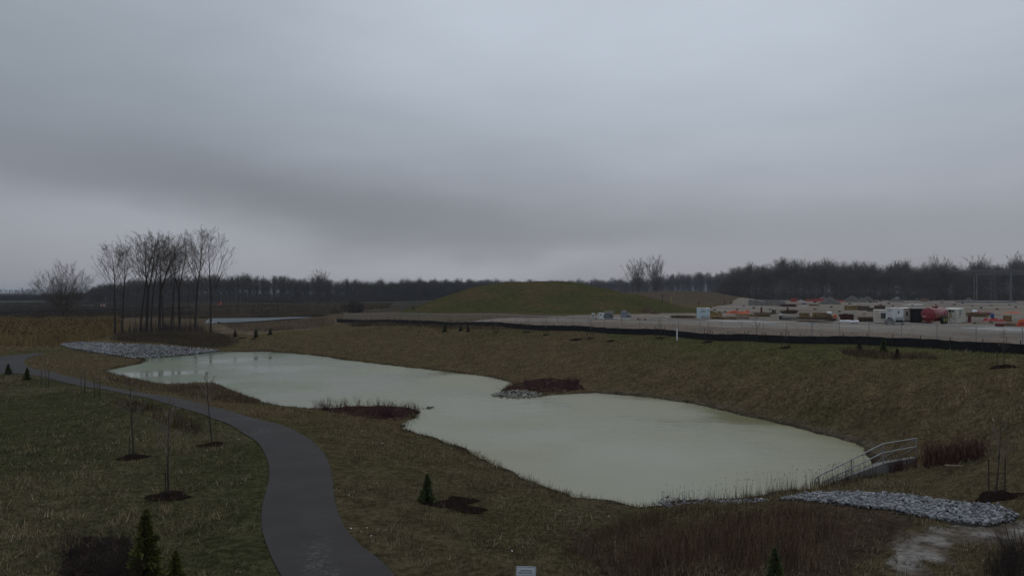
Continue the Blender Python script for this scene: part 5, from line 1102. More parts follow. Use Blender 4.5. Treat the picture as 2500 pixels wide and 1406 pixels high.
# white box trailer with an engine unit at its foot
def box_trailer():
    p = S(2183, 794); o = empty('box_trailer', p, face_rz(p) + R(38), 'tall white box trailer with a slotted vent, in front of the beige cabins', 'trailer')
    # local: near corner at the origin, one face along +x, the other along +y
    w, d, z0, z1 = 1.75, 2.0, .62, 2.72
    o.location = p
    MB().box((w / 2, d / 2, (z0 + z1) / 2), (w, d, z1 - z0)).build('body', M['white'], o)
    MB().box((w / 2, d / 2, z1 + .03), (w + .08, d + .08, .07)).build('roof', M['roof_white'], o)
    MB().box((-.006, d * .45, z1 - .34), (.012, 1.05, .10)).build('vent_slot', M['black'], o)
    dr = MB().box((.8, -.008, 1.72), (.66, .016, 1.5)).build('door', M['white'], o); MB().box((.8, -.02, 2.1), (.26, .012, .5)).build('pane', M['steel_dull'], dr); MB().box((.53, -.03, 1.6), (.04, .03, .12)).build('handle', M['black'], dr)
    M['grey_panel'] = material('speckled_panel', (.33, .34, .36), .6, .5, 9)
    MB().box((.82, -.06, .98), (1.5, .1, .62)).build('control_panel', M['grey_panel'], o)
    MB().box((w / 2 - .1, d / 2 - .1, .5), (w + .5, d + .5, .16)).build('chassis', M['steel_dull'], o)
    e = MB().box((-.42, .5, .72), (.6, 1.0, .55)).box((-.5, .45, 1.12), (.35, .5, .28)).build('engine_unit', M['equip'], o); MB().box((-.70, .45, 1.15), (.03, .45, .2)).build('grille', M['black'], e); MB().cyl((-.35, 1.1, .55), (-.35, 1.5, .55), .17, None, 12).build('fan', M['black'], e)
    MB().box((.75, -.28, .64), (1.1, .34, .36)).build('tool_box', M['black'], o); MB().box((-.05, -.2, .8), (.09, .09, 1.0)).build('corner_post', M['wrap_white'], o)
    for x, y in ((1.35, -.2), (.2, d + .15), (1.45, d + .1)): MB().lathe([(.12, -.1), (.3, -.1), (.33, 0), (.3, .1), (.12, .1)], 16, Matrix(((1, 0, 0), (0, 0, 1), (0, 1, 0))), (x, y, .33)).build('wheel', M['rubber'], o)
    MB().bar((-.3, .5, .42), (-1.5, 1.0, .3), .1, .1).bar((-.2, 1.6, .42), (-1.5, 1.0, .3), .1, .1).build('drawbar', M['steel_dull'], o)
box_trailer()
def cabin(loc, rz, L, w, h, label, trim):
    o = empty('site_cabin', loc, rz, label, 'cabin', 'beige site cabins'); MB().box((L / 2, w / 2, h / 2 + .12), (L, w, h - .18)).build('wall', M['beige'], o); MB().box((L / 2, w / 2, h + .06), (L + .1, w + .1, .08)).build('roof', M['roof_white'] if trim else M['beige'], o); MB().box((L / 2, w / 2, .08), (L, w - .1, .14)).build('skid', M['rust'], o)
    if trim:
        fr = MB()
        for x in (.04, L - .04): fr.box((x, -.01, h / 2 + .1), (.12, .05, h - .2))
        fr.box((L / 2, -.012, h - .04), (L - .2, .05, .16)); fr.build('trim', M['orange_trim'], o); wv = MB().box((L * .55, -.02, h * .62), (.28, .06, .72)).build('window', M['glass'], o)
    else:
        fr = MB().box((L * .50, -.012, h - .22), (L * .75, .03, .22)).build('fascia', M['white'], o); wv = MB().box((1.65, -.02, h * .60), (1.65, .05, 1.0)).build('window', M['steel_dull'], o); MB().box((1.65, -.04, h * .60), (1.5, .03, .85)).build('pane', M['glass'], wv)
    return o
p = S(2137.5, 789.5); cabin(p, face_rz(p) + R(4), 3.0, 5.5, 2.25, 'beige site cabin with a wide window, half behind the white box trailer', False)
p = S(2203, 785); cabin(p, face_rz(p) + R(6), 1.35, 5.0, 2.45, 'beige cabin with orange trim and a small dark window, left of the black container', True)
p = S(2222.5, 788); b = container(p, face_rz(p) + R(2), 2.9, 6.0, 2.55, (M['black'], M['steel_dull'], M['black']), 'black container between the beige cabin and the red tank trailer', 'container', None, False)

# wrapped pallet stack with printed marks
def wrapped():
    p = S(1717, 777.5); s = mpp(p); w, h = 31 * s, 25.5 * s; o = empty('wrapped_bundle', p, face_rz(p), 'tall bundle of boards wrapped in pale blue white film with printed marks', 'bundle')
    mb = MB().box((0, .9, h / 2), (w, 1.8, h)); mb.build('wrap', M['wrap'], o); MB().box((0, .9, h + .02), (w + .03, 1.82, .05)).build('top_sheet', M['roof_white'], o)
    lg = MB()
    for z in (h * .66, h * .14):
        lg.add([(-.62, -.004, z), (.62, -.004, z), (.62, -.004, z + .07), (-.62, -.004, z + .07)], [(0, 1, 2, 3)])
        for a in (-.28, 0, .28): lg.add([(a - .14, -.004, z + .12), (a + .14, -.004, z + .12), (a, -.004, z + .32 - abs(a) * .35)], [(0, 1, 2)])
        for k in range(6): lg.add([(-.6 + .2 * k, -.004, z - .16), (-.46 + .2 * k, -.004, z - .16), (-.46 + .2 * k, -.004, z - .09), (-.6 + .2 * k, -.004, z - .09)], [(0, 1, 2, 3)])
    lg.add([(-.6, -.004, h - .22), (.45, -.004, h - .22), (.45, -.004, h - .15), (-.6, -.004, h - .15)], [(0, 1, 2, 3)]); lg.add([(.95, -.004, h - .65), (1.1, -.004, h - .65), (1.1, -.004, h - .3), (.95, -.004, h - .3)], [(0, 1, 2, 3)]); lg.add([(.8, -.004, .1), (.88, -.004, .1), (.88, -.004, .7), (.8, -.004, .7)], [(0, 1, 2, 3)])
    lg.build('printed_mark', M['ink'], o)
wrapped()

# lumber, formwork and other stacks
def planks(loc, rz, L, w, h, mat, label, cat='lumber', group='lumber on the building site', n=None, mess=.25, seed=0):
    g = np.random.default_rng(seed); mb = MB(); n = n or max(3, int(h / .12)); z = .06
    for k in range(n):
        t = h / n; m_ = max(1, int(w / .5))
        for j in range(m_): mb.box((g.normal(0, mess * .6), -w / 2 + (j + .5) * w / m_ + g.normal(0, .04), z + t / 2), (L * g.uniform(1 - mess, 1), w / m_ * .9, t * .82), g.normal(0, mess * .12))
        z += t
    for k in range(7): a = g.normal(0, .35); mb.box((g.uniform(-.5, .5) * L, g.uniform(-.9, .6) * w, .05 + (.0 if k % 2 else h) + .02 * k), (L * g.uniform(.35, .8), .16, .06), a)
    return one(mb, 'lumber_pile', mat, loc, rz, label, cat, group)
def formwork(loc, rz, L, w, h, mat, label, group='formwork stacks on the building site', rows=2):
    o = empty('formwork_stack', loc, rz, label, 'formwork', group); mb = MB(); rb = MB()
    for k in range(rows):
        z0, z1 = h * k / rows + .03, h * (k + 1) / rows - .02; mb.box((0, 0, (z0 + z1) / 2), (L, w - .16, z1 - z0)); n = max(4, int(L / .6))
        for i in range(n + 1): rb.box((-L / 2 + .05 + (L - .1) * i / n, -w / 2 + .04, (z0 + z1) / 2), (.09, .1, z1 - z0))
        rb.box((0, -w / 2 + .02, z1 - .03), (L, .06, .06))
    mb.build('panel', mat, o); rb.build('rib', M['wood_dark'], o); return o
p = S(1748, 775); planks(p, face_rz(p), 2.6, 1.2, .95, M['form_yellow'], 'yellow brown crate of boards just right of the wrapped bundle', seed=1, mess=.03, n=2)
for k, (x0, x1, y, h, mt, lab) in enumerate([(1637, 1700, 776, .30, 'wood_dark', 'low weathered planks left of the wrapped bundle'), (1655, 1703, 773, .3, 'wood_pale', 'pale planks lying behind the weathered ones left of the wrapped bundle'), (1735, 1800, 779, .35, 'wood', 'brown planks spread on the gravel right of the wrapped bundle'),
        (1772, 1830, 777, .5, 'wood_pale', 'grey brown planks stacked below the orange netting'), (1795, 1880, 772, .45, 'wood', 'long slanting planks right of the orange netting'), (1840, 1895, 767, .3, 'wood_dark', 'dark planks behind the long slanting ones'),
        (1905, 1932, 766, .75, 'wood_dark', 'dark heap of offcuts left of the yellow formwork'), (1928, 1948, 766, .85, 'wood_dark', 'dark green brown heap of timbers beside the yellow formwork'), (1950, 2030, 783, .75, 'wood_dark', 'broad pile of weathered boards in front of the yellow formwork'), (1945, 2020, 786, .25, 'wood_pale', 'thin pale boards lying in front of the broad weathered pile'),
        (1975, 2035, 788, .2, 'wood_dark', 'lowest dark boards nearest the fence in front of the broad pile'), (2000, 2030, 781, .7, 'wood', 'brown boards at the right end of the broad weathered pile'), (2020, 2040, 784, .4, 'wood_dark', 'scrap timbers at the right of the broad pile'), (2095, 2133, 786, .8, 'wood_dark', 'stack of dark frames and boards left of the beige cabin'),
        (1903, 1945, 749, .9, 'rust', 'rusty brown stack far out on the site below the grey block wall'), (2362, 2410, 774, .7, 'wood', 'long boards stacked right of the white container'), (2365, 2420, 769, .5, 'rust', 'reddish steel lengths behind the boards right of the white container'), (1975, 2000, 747, .5, 'wood_dark', 'low dark stack far out on the site left of the gravel heaps')]):
    p = S((x0 + x1) / 2, y); planks(p, face_rz(p) + rng.uniform(-.12, .12), (x1 - x0) * mpp(p), 1.6 if x1 - x0 > 30 else 1.2, h, M[mt], lab, seed=20 + k, mess=.3)
for k, (x0, x1, y, h, mt, rows, lab) in enumerate([(1952, 1976, 775, 1.0, 'form_yellow', 2, 'yellow formwork stack with a heap of boards leaning on it'), (1985, 2018, 774, 1.0, 'form_yellow', 2, 'yellow formwork stack beside the white tank'), (2063, 2097, 757, 1.5, 'form_yellow', 2, 'long yellow formwork stack farther out on the site'), (2096, 2122, 758, 1.35, 'wood_dark', 2, 'brown formwork stack in the middle of the far row'), (2118, 2138, 760, 1.1, 'wood_dark', 1, 'low brown formwork stack in the far row'), (2136, 2160, 757, 1.5, 'rust', 2, 'reddish formwork stack behind the beige cabin')]):
    p = S((x0 + x1) / 2, y); formwork(p, face_rz(p), (x1 - x0) * mpp(p), 1.2, h, M[mt], lab, rows=rows)
p = S(1928, 780); o = empty('culvert_pipe', p, face_rz(p) + .12, 'long grey brown pipe lying left of the yellow formwork', 'pipe'); L = 46 * mpp(p)
ax = Matrix(((0, 0, 1), (1, 0, 0), (0, 1, 0))); MB().lathe([(.36, -L / 2), (.45, -L / 2), (.45, L / 2), (.36, L / 2)], 18, ax, (0, 0, .45)).lathe([(.36, L / 2), (.36, -L / 2)], 18, ax, (0, 0, .45)).build('barrel', M['concrete'], o); MB().lathe([(.5, -L / 2 - .05), (.5, -L / 2 + .3), (.44, -L / 2 + .3)], 18, ax, (0, 0, .45)).lathe([(.34, -L / 2 - .05), (.5, -L / 2 - .05)], 18, ax, (0, 0, .45)).build('collar', M['black'], o)
# white tank on a frame, orange heaps, skip, wrapped rolls
p = S(2024, 774); o = empty('water_tank', p, face_rz(p), 'white plastic tank on a dark crate beside the yellow formwork', 'tank'); MB().lathe([(.001, .62), (.45, .62), (.52, .7), (.52, 1.12), (.45, 1.22), (.001, 1.26)], 14).build('shell', M['wrap_white'], o); MB().box((0, 0, .3), (1.05, 1.0, .58)).build('crate', M['rust'], o)
def heap(name, px, py, wpx, h, mat, label, cat, group, seed, L2=.6, pts=None):
    p = S(px, py); w = wpx * mpp(p); g = np.random.default_rng(seed); n = 20; P = [(0, 0, h)]; F = []
    rings_ = [(.18, .93), (.4, .66), (.65, .34), (.85, .12), (1.0, -.08)]
    for rr_, hh in rings_:
        for i in range(n): a = 2 * math.pi * i / n; q = rr_ * (1 + g.normal(0, .06)); P.append((q * w / 2 * math.cos(a), q * w / 2 * L2 * math.sin(a), h * (hh + (g.normal(0, .05) if hh > 0 else 0))))
    for i in range(n): F.append((0, 1 + i, 1 + (i + 1) % n))
    for k in range(len(rings_) - 1):
        for i in range(n): F.append((1 + k * n + i, 1 + (k + 1) * n + i, 1 + (k + 1) * n + (i + 1) % n, 1 + k * n + (i + 1) % n))
    return one(MB().add(P, F, True), name, mat, p, face_rz(p), label, cat, group)
G1 = 'gravel heaps in front of the right wood'
for k, (px, py, w, h, lab) in enumerate([(2026, 743, 58, 3.4, 'leftmost big grey gravel heap in front of the right wood'), (2081, 737.5, 46, 3.9, 'tallest grey gravel heap in front of the right wood, second from left'), (2103, 737, 30, 2.7, 'small gravel heap between two larger ones'), (2118, 738, 42, 3.3, 'gravel heap with a cone top right of the small one'), (2010, 735, 40, 3.0, 'faint gravel heap far behind the leftmost one'), (2187, 737, 42, 2.6, 'gravel heap partly hidden by the white topped box'), (2366, 735, 26, 2.3, 'little gravel heap left of the steel frame')]):
    heap('gravel_heap', px, py, w, h, M['grey_gravel'], lab, 'gravel heap', G1, 60 + k)
heap('soil_heap', 1578, 764, 44, 1.5, M['soil'], 'larger dark soil heap at the foot of the grassy mound', 'soil heap', 'soil heaps by the mound', 71); heap('soil_heap', 1600, 766, 26, .9, M['soil'], 'smaller soil heap right of the larger one at the mound', 'soil heap', 'soil heaps by the mound', 72); heap('soil_heap', 2465, 796, 60, .5, M['soil'], 'low brown soil heap in front of the brown box at right', 'soil heap', None, 73)
heap('net_heap', 2038, 776, 15, .75, M['orange'], 'bright orange heap of netting right of the white tank', 'netting', 'orange netting on the site', 74); heap('net_heap', 2488, 798, 1, .1, M['orange'], 'x', 'netting', None, 75) if False else None
def netting(x0, x1, y, h, lab, mat='orange', seed=0):
    p = S((x0 + x1) / 2, y); w = (x1 - x0) * mpp(p); g = np.random.default_rng(seed); n = max(6, int(w / .5)); V = []; F = []
    for i in range(n + 1):
        for j in range(4): V.append((-w / 2 + w * i / n, j * .35 - .5 + g.normal(0, .1), max(.0, h * [0.0, .8, .9, .0][j] * g.uniform(.35, 1.1) * (1 if 0 < i < n else .2))))
    for i in range(n):
        for j in range(3): a = i * 4 + j; F.append((a, a + 4, a + 5, a + 1))
    return one(MB().add(V, F), 'netting', M[mat], p, face_rz(p), lab, 'netting', 'orange netting on the site')
for k, (x0, x1, y, h, lab, mt) in enumerate([(1773, 1830, 765, .9, 'crumpled orange netting behind the boards right of the wrapped bundle', 'orange'), (1805, 1818, 768, .7, 'small knot of orange netting on top of the boards', 'orange'), (1873, 1905, 743.5, 1.4, 'orange netting in front of the grey block wall', 'orange'), (1930, 1946, 737, 3.0, 'peaked red sheeting at the right end of the block wall', 'red_plastic'), (1965, 1990, 735.5, 1.6, 'long red sheeting left of the gravel heaps', 'red_plastic'), (1985, 2012, 736, 2.6, 'red sheeting touching the leftmost gravel heap', 'red_plastic'), (2040, 2060, 737, 1.2, 'faint red sheeting between the gravel heaps', 'red_plastic'), (2448, 2488, 764, .5, 'long orange netting far right behind the brown box', 'orange'), (2385, 2425, 763, .35, 'pinkish netting behind the boards right of the white container', 'red_plastic'), (2402, 2450, 783, .75, 'red sheeting lying in front of the brown box', 'red_plastic')]):
    netting(x0, x1, y, h, lab, mt, 80 + k)
p = S(2066, 781); o = empty('skip', p, face_rz(p), 'rust red open skip with ribbed sides', 'skip'); w = 33 * mpp(p); sk = MB(); rb = MB()
P = [(-w / 2 + .3, -.8, .1), (w / 2, -.8, .1), (w / 2, .8, .1), (-w / 2 + .3, .8, .1), (-w / 2, -.95, 1.15), (w / 2, -.95, 1.15), (w / 2, .95, 1.15), (-w / 2, .95, 1.15)]; sk.add(P, [(0, 1, 5, 4), (1, 2, 6, 5), (2, 3, 7, 6), (3, 0, 4, 7), (0, 3, 2, 1)]); sk.build('hull', M['rust'], o)
for i in range(9): x = -w / 2 + .35 + (w - .45) * i / 8; rb.bar((x, -.84, .15), (x, -.98, 1.1), .07, .07)
rb.box((0, -.97, 1.15), (w + .06, .09, .09)).box((0, .97, 1.15), (w + .06, .09, .09)); rb.build('rib', M['rust'], o); heap('rubble', 2064, 781, 20, .01, M['wood_dark'], '', '', None, 5) if False else None
one(MB().box((0, 0, .05), (.9, .5, .1), .3).box((.15, 0, .14), (.7, .4, .08), -.2), 'offcut', M['wood_dark'], p + Vector((-.2, 0, 1.16)), .1, 'dark offcuts lying across the top of the rust red skip', 'offcut')
def roll(x0, x1, y, r, mat, lab, cat='bundle', grp='white wrapped bundles near the fence'):
    p = S((x0 + x1) / 2, y); w = (x1 - x0) * mpp(p); g = np.random.default_rng(int(x0)); pr = [(.001, -w / 2)] + [(r * g.uniform(.75, 1.05), -w / 2 + .08 + (w - .16) * t) for t in np.linspace(0, 1, 7)] + [(.001, w / 2)]
    return one(MB().lathe(pr, 10, Matrix(((0, 0, 1), (1, 0, 0), (0, .8, 0))), (0, 0, r * .75)), 'wrapped_roll', mat, p, face_rz(p) + .05, lab, cat, grp)
roll(2051, 2077, 787, .30, M['wrap_white'], 'long white wrapped bundle in front of the rust red skip'); roll(2076, 2086, 789, .33, M['wrap_white'], 'lumpy white bag right of the long wrapped bundle'); roll(2086, 2097, 789.5, .42, M['wrap_white'], 'larger white bag with blue folds left of the dark frames')
roll(2374, 2385, 764, .55, M['wrap_white'], 'white bag leaning on the boards right of the white container', 'bag', None); roll(1876, 1886, 770, .2, M['wrap_white'], 'white scrap bundle by the small frame', 'bag', 'white scraps on the site'); roll(1902, 1912, 768.5, .14, M['wrap_white'], 'flat white scrap left of the yellow formwork', 'bag', 'white scraps on the site')
for px, py, lab in ((1846, 744.5, 'leftmost of two white sacks by the grey block wall'), (1856, 745.5, 'right one of two white sacks by the grey block wall'), (1955, 735, 'white sack by the red sheeting far back'), (1893, 732.5, 'white sack on top of the grey block wall')): roll(px - 3, px + 3, py, .45 if px != 1893 else .4, M['wrap_white'], lab, 'bag', 'white sacks far back on the site')
# little open frame stand
p = S(1889, 768); o = empty('frame_stand', p, face_rz(p), 'small grey frame stand with dark hanging bags behind the pipe', 'stand'); w = 15 * mpp(p); fr = MB()
for x in (-w / 2, w / 2):
    for y in (-.5, .5): fr.bar((x, y, 0), (x, y, 1.35), .06, .06)
fr.box((0, 0, 1.38), (w + .15, 1.2, .07)).box((0, -.5, .25), (w, .05, .05)); fr.build('frame', M['equip'], o); bg_ = MB()
for x in (-.3, .02, .34): bg_.lathe([(.001, .35), (.13, .4), (.14, .95), (.05, 1.2)], 8, None, (x, -.1, 0))
bg_.build('hanging_bag', M['black'], o)
# block wall
p = S(1872, 746); o = empty('block_wall', p, face_rz(p), 'pale grey concrete block wall far back on the site', 'wall'); w = 86 * mpp(p); g = np.random.default_rng(3)
for k in range(7): x = -w / 2 + w * (k + .5) / 7; h = (2.5 if k not in (2, 6) else 1.9); MB().box((x, g.uniform(-.5, .5), h / 2), (w / 7 - .12, .9, h)).build('panel', M['concrete'], o)
# banded markers, boxes, barrels
def banded(px, py, h, lab, r=.3, grp='banded red marker drums on the site'):
    p = S(px, py); o = empty('marker_drum', p, 0, lab, 'drum', grp); MB().lathe([(r * 1.3, 0), (r * 1.3, .12), (r, .14), (r * .75, h - .05), (.001, h)], 12).build('body', M['red_dark'], o)
    for z in (.3, .55, .8): 
        if z < h: MB().lathe([(r * 1.01 - .08 * z * .9 + .03, h * z), (r * 1.0 - .08 * z * .9 + .03, h * (z + .09))], 12).build('band', M['black'], o)
    return o
banded(2367, 786, 1.35, 'red and black banded drum at the right end of the white container'); banded(1769, 743, 1.7, 'left one of two dark red drums below the wood edge'); banded(1785, 743, 1.7, 'right one of two dark red drums below the wood edge'); banded(1859, 764, 1.6, 'dark red drum with a black foot behind the boards'); banded(1706, 745, 1.6, 'dark drum standing behind the wrapped bundle'); banded(1923, 766, 1.7, 'dark red drum between the heaps of timber')
p = S(2440, 798.5); one(MB().lathe([(.001, -.55), (.26, -.55), (.3, -.5), (.3, .5), (.24, .6), (.001, .6)], 14, Matrix(((0, 0, 1), (1, 0, 0), (0, 1, 0))), (0, 0, .29)), 'fallen_drum', M['red_dark'], p, face_rz(p) + .15, 'dark red drum lying on its side behind the fence at right', 'drum')
p = S(2422.5, 775.5); o = empty('barrel', p, 0, 'blue barrel behind the red sheeting at right', 'barrel'); MB().lathe([(.001, 0), (.3, 0), (.33, .06), (.33, .3), (.345, .32), (.33, .34), (.33, .64), (.345, .66), (.33, .68), (.33, .94), (.3, .98), (.001, .97)], 16).build('shell', M['blue'], o); MB().cyl((.14, 0, .97), (.14, 0, 1.0), .05, None, 8).build('bung', M['blue'], o)
p = S(2459.5, 783.5); o = empty('plywood_crate', p, face_rz(p), 'brown plywood crate standing right of the red sheeting', 'crate'); MB().box((0, .6, .55), (1.36, 1.2, 1.06)).build('side', M['cardboard'], o); MB().box((0, .6, 1.1), (1.42, 1.26, .05)).build('lid', M['wood'], o)
for x in (-.5, .5): MB().box((x, -.02, .55), (.09, .03, 1.05)).build('batten', M['wood'], o)
# orange barrier at the right edge
p = S(2494, 797); o = empty('barrier', p, face_rz(p), 'bright orange plastic barrier cut by the right edge of the photo', 'barrier'); V = [(-.75, -.4, 0), (.75, -.4, 0), (.75, .4, 0), (-.75, .4, 0), (-.35, -.12, 1.05), (.75, -.12, 1.25), (.75, .12, 1.25), (-.35, .12, 1.05)]
MB().add(V, [(0, 1, 5, 4), (1, 2, 6, 5), (2, 3, 7, 6), (3, 0, 4, 7), (4, 5, 6, 7)]).build('shell', M['orange'], o); MB().box((.1, -.3, .5), (.9, .12, .16)).box((.1, -.36, .18), (1.1, .1, .14)).build('rib', M['red_plastic'], o)
# far boxes on the site
def siteboox(px, py, wpx, hpx, mat, lab, cat, grp=None, cap=None):
    p = S(px, py); s = mpp(p); o = empty(cat.replace(' ', '_'), p, face_rz(p), lab, cat, grp); w, h = wpx * s, hpx * s; MB().box((0, w * .4, h / 2), (w, w * .8, h)).build('body', M[mat], o); MB().box((0, w * .4, h + .04), (w * 1.06, w * .86, max(.08, h * .12))).build('lid', M[cap or mat], o); MB().box((0, -.02, h * .45), (w * .5, .03, h * .6)).build('door', M['steel_dull'], o); return o
siteboox(2191, 735.5, 8, 9, 'tank_grey', 'grey cabinet with a white top on the skyline of the site', 'cabinet', 'far cabinets on the site', 'wrap_white'); siteboox(2207, 733, 10.5, 8, 'concrete', 'square grey block beside the white topped cabinet', 'cabinet', 'far cabinets on the site'); siteboox(2257, 736, 16, 7, 'wood', 'low tan hut in front of the right wood', 'hut'); siteboox(2240, 734, 8, 5, 'equip', 'small grey machine left of the tan hut', 'machine'); siteboox(2272, 735, 6, 5, 'black', 'small dark box right of the tan hut', 'box'); siteboox(1963, 743.5, 10, 4, 'blue', 'blue box far back right of the block wall', 'box', None, 'wrap_white'); siteboox(2117.5, 742.5, 3, 7, 'wrap', 'narrow pale blue toilet cabin below the gravel heaps', 'cabin', None, 'black')
p = S(1660, 775.5); one(MB().box((0, 0, .12), (2.2, 1.0, .2), .1).box((.5, .2, .25), (1.3, .8, .1), -.2), 'sheet_stack', M['green_sheet'], p, face_rz(p), 'pale green sheets lying left of the wrapped bundle', 'sheets')
# fuel and pump equipment at the foot of the mound
siteboox(1448, 776, 6.5, 9, 'white', 'small white cabinet standing alone left of the pump equipment', 'cabinet', None, 'wrap_white')
p = S(1469, 780); s = mpp(p); o = empty('control_cabinet', p, face_rz(p), 'white cabinet with dark openings and red marks at the left of the pump equipment', 'cabinet'); MB().box((0, .5, .62), (13 * s, 1.0, 1.2)).build('body', M['white'], o); MB().box((-.2, -.01, .85), (.28, .03, .25)).build('opening', M['black'], o); MB().box((.5, -.01, .45), (.4, .03, .3)).build('red_mark', M['red_plastic'], o); MB().box((-.75, -.2, .6), (.1, .3, 1.2)).box((0, -.1, .08), (1.7, .4, .1)).build('skid', M['wrap_white'], o)
p = S(1486, 781); s = mpp(p); o = empty('generator', p, face_rz(p), 'dark green generator set with pipes on top, left of the grey tank', 'generator'); w = 22 * s; MB().box((0, .6, .42), (w, 1.2, .78)).build('housing', M['equip_green'], o); MB().box((-.05, .6, 1.05), (w * .82, 1.0, .42)).build('engine', M['equip'], o); MB().box((-.2, -.01, .62), (w * .4, .03, .18)).build('label_plate', M['green_sheet'], o); MB().box((0, .4, .05), (w * 1.06, 1.3, .1)).build('base', M['black'], o)
pp = MB()
for k in range(9): x = -w / 2 + w * k / 8; pp.cyl((x, .2 + .1 * (k % 3), 1.2), (x + .2, .5, 1.45 + .12 * (k % 2)), .06, None, 6)
pp.cyl((-w / 2, .3, 1.42), (w / 2, .4, 1.5), .07, None, 8).cyl((.3, .3, 1.3), (.3, .3, 1.95), .04, None, 6).cyl((.9, .4, 1.2), (.9, .4, 1.85), .05, None, 6); pp.build('pipe', M['steel'], o)
p = S(1524, 780.5); s = mpp(p); o = empty('fuel_tank', p, face_rz(p), 'dull grey tank with a domed lid and pipes beside the generator', 'tank'); V = []; w = 19 * s
V = [(-w / 2, -.1, .15), (w * .4, -.1, .15), (w * .4, 1.3, .15), (-w / 2, 1.3, .15), (-w * .38, .15, 1.45), (w * .34, .15, 1.45), (w * .34, 1.1, 1.45), (-w * .38, 1.1, 1.45)]
MB().add(V, [(0, 1, 5, 4), (1, 2, 6, 5), (2, 3, 7, 6), (3, 0, 4, 7), (4, 5, 6, 7), (3, 2, 1, 0)]).build('body', M['tank_grey'], o); MB().lathe([(.4, 1.44), (.38, 1.58), (.2, 1.68), (.001, 1.7)], 12, None, (-.1, .6, 0)).build('lid', M['tank_grey'], o); MB().box((0, .5, .08), (w * 1.5, 1.6, .1)).build('base', M['wrap_white'], o)
pu = MB().cyl((w * .55, .4, .2), (w * .55, .4, 1.1), .32, None, 12).cyl((w * .4, .4, 1.0), (w * .8, .4, 1.2), .1, None, 8).cyl((w * .35, .3, 1.3), (w * .35, .3, 1.9), .04, None, 6).cyl((w * .75, .3, .1), (w * .72, .5, 1.3), .06, None, 6).box((w * .7, .5, .5), (.5, .6, .7)); pu.build('pump', M['equip'], o); MB().cyl((w * .48, .02, .75), (w * .48, .02, 1.1), .07, None, 8).cyl((w * .74, .02, .75), (w * .74, .02, 1.05), .07, None, 8).build('gauge', M['wrap_white'], o)
for k in range(2): p = S(1500 + 9 * k, 780); one(MB().lathe([(.001, 0), (.3, .02), (.34, .14), (.2, .28), (.001, .3)], 9), 'sand_bag', M['wrap_white'], p, k, ['left one of two white bags before the grey tank', 'right one of two white bags before the grey tank'][k], 'bag', 'white bags before the grey tank')
# poles
p = at(1617, 739); o = empty('utility_pole', p, 0, 'dark pole with a crossarm at the right foot of the grassy mound', 'pole'); h = 20 * mpp(p); MB().cyl((0, 0, -.2), (0, 0, h), .11, .08, 8).build('shaft', M['bark_dark'], o); MB().box((0, 0, h * .93), (1.3, .12, .12)).build('crossarm', M['bark_dark'], o); MB().box((-.3, -.1, h * .85), (.3, .25, .4)).build('box', M['steel_dull'], o)
p = at(1638, 740); one(MB().cyl((0, 0, -.2), (0, 0, 15 * mpp(p)), .09, .08, 8).lathe([(.12, 15 * mpp(p)), (.001, 15 * mpp(p) + .1)], 8), 'marker_pole', M['yellow'], p, 0, 'slim yellowish pole right of the dark pole with a crossarm', 'pole')

# steel frame under construction at the right edge
def steel_frame():
    p = S(2385, 735.5); o = empty('steel_frame', p, 0, 'bare steel frame with roof trusses going up at the right edge of the photo', 'building'); D = p.y; s = mpp(p); O = Vector(p); zt = CAMZ + (HY - 664) / FOC * D
    def at_px(px, dy=0): return Vector(((px - 1250) / FOC * D - O.x, dy, 0))
    for px, dy, r, top in [(2385, 0, .55, 665), (2412, 14, .42, 672), (2440, 26, .38, 674), (2463, -2, .75, 664), (2478, 20, .35, 672), (2494, 30, .3, 672), (2540, 0, .6, 664)]:
        a = at_px(px, dy); h = CAMZ + (HY - top) / FOC * D - O.z; MB().box((a.x, a.y, h / 2 - .1), (r, r, h + .2)).build('column', M['steel_dull'], o)
    for dy in (0, 14, 28):
        tr = MB(); a, b = at_px(2378, dy), at_px(2600, dy); z1 = zt - O.z + 1.0; z0 = z1 - 2.2; n = 22
        tr.box(((a.x + b.x) / 2, dy, z1), (b.x - a.x, .3, .22)).box(((a.x + b.x) / 2 + 6, dy, z0), (b.x - a.x - 12, .25, .2))
        for k in range(n):
            x0, x1 = a.x + 8 + (b.x - a.x - 8) * k / n, a.x + 8 + (b.x - a.x - 8) * (k + 1) / n; tr.bar((x0, dy, z0), ((x0 + x1) / 2, dy, z1), .10, .10); tr.bar(((x0 + x1) / 2, dy, z1), (x1, dy, z0), .10, .10)
        tr.build('truss', M['steel_dull'], o)
    pr = MB()
    for k in range(9): x = at_px(2380 + 14 * k).x; pr.box((x, 14, zt - O.z + 1.35), (.3, 32, .25))
    pr.build('purlin', M['steel_dull'], o)
steel_frame()
p = S(2418, 738.5); o = empty('floor_slab', p, 0, 'long pale blue grey slab on the ground before the steel frame', 'slab'); w = 118 * mpp(p); MB().box((0, 4, .35), (w, 12, .7)).build('edge', M['equip'], o); MB().box((0, 4, .75), (w - .6, 11.6, .1)).build('top', M['tank_grey'], o)
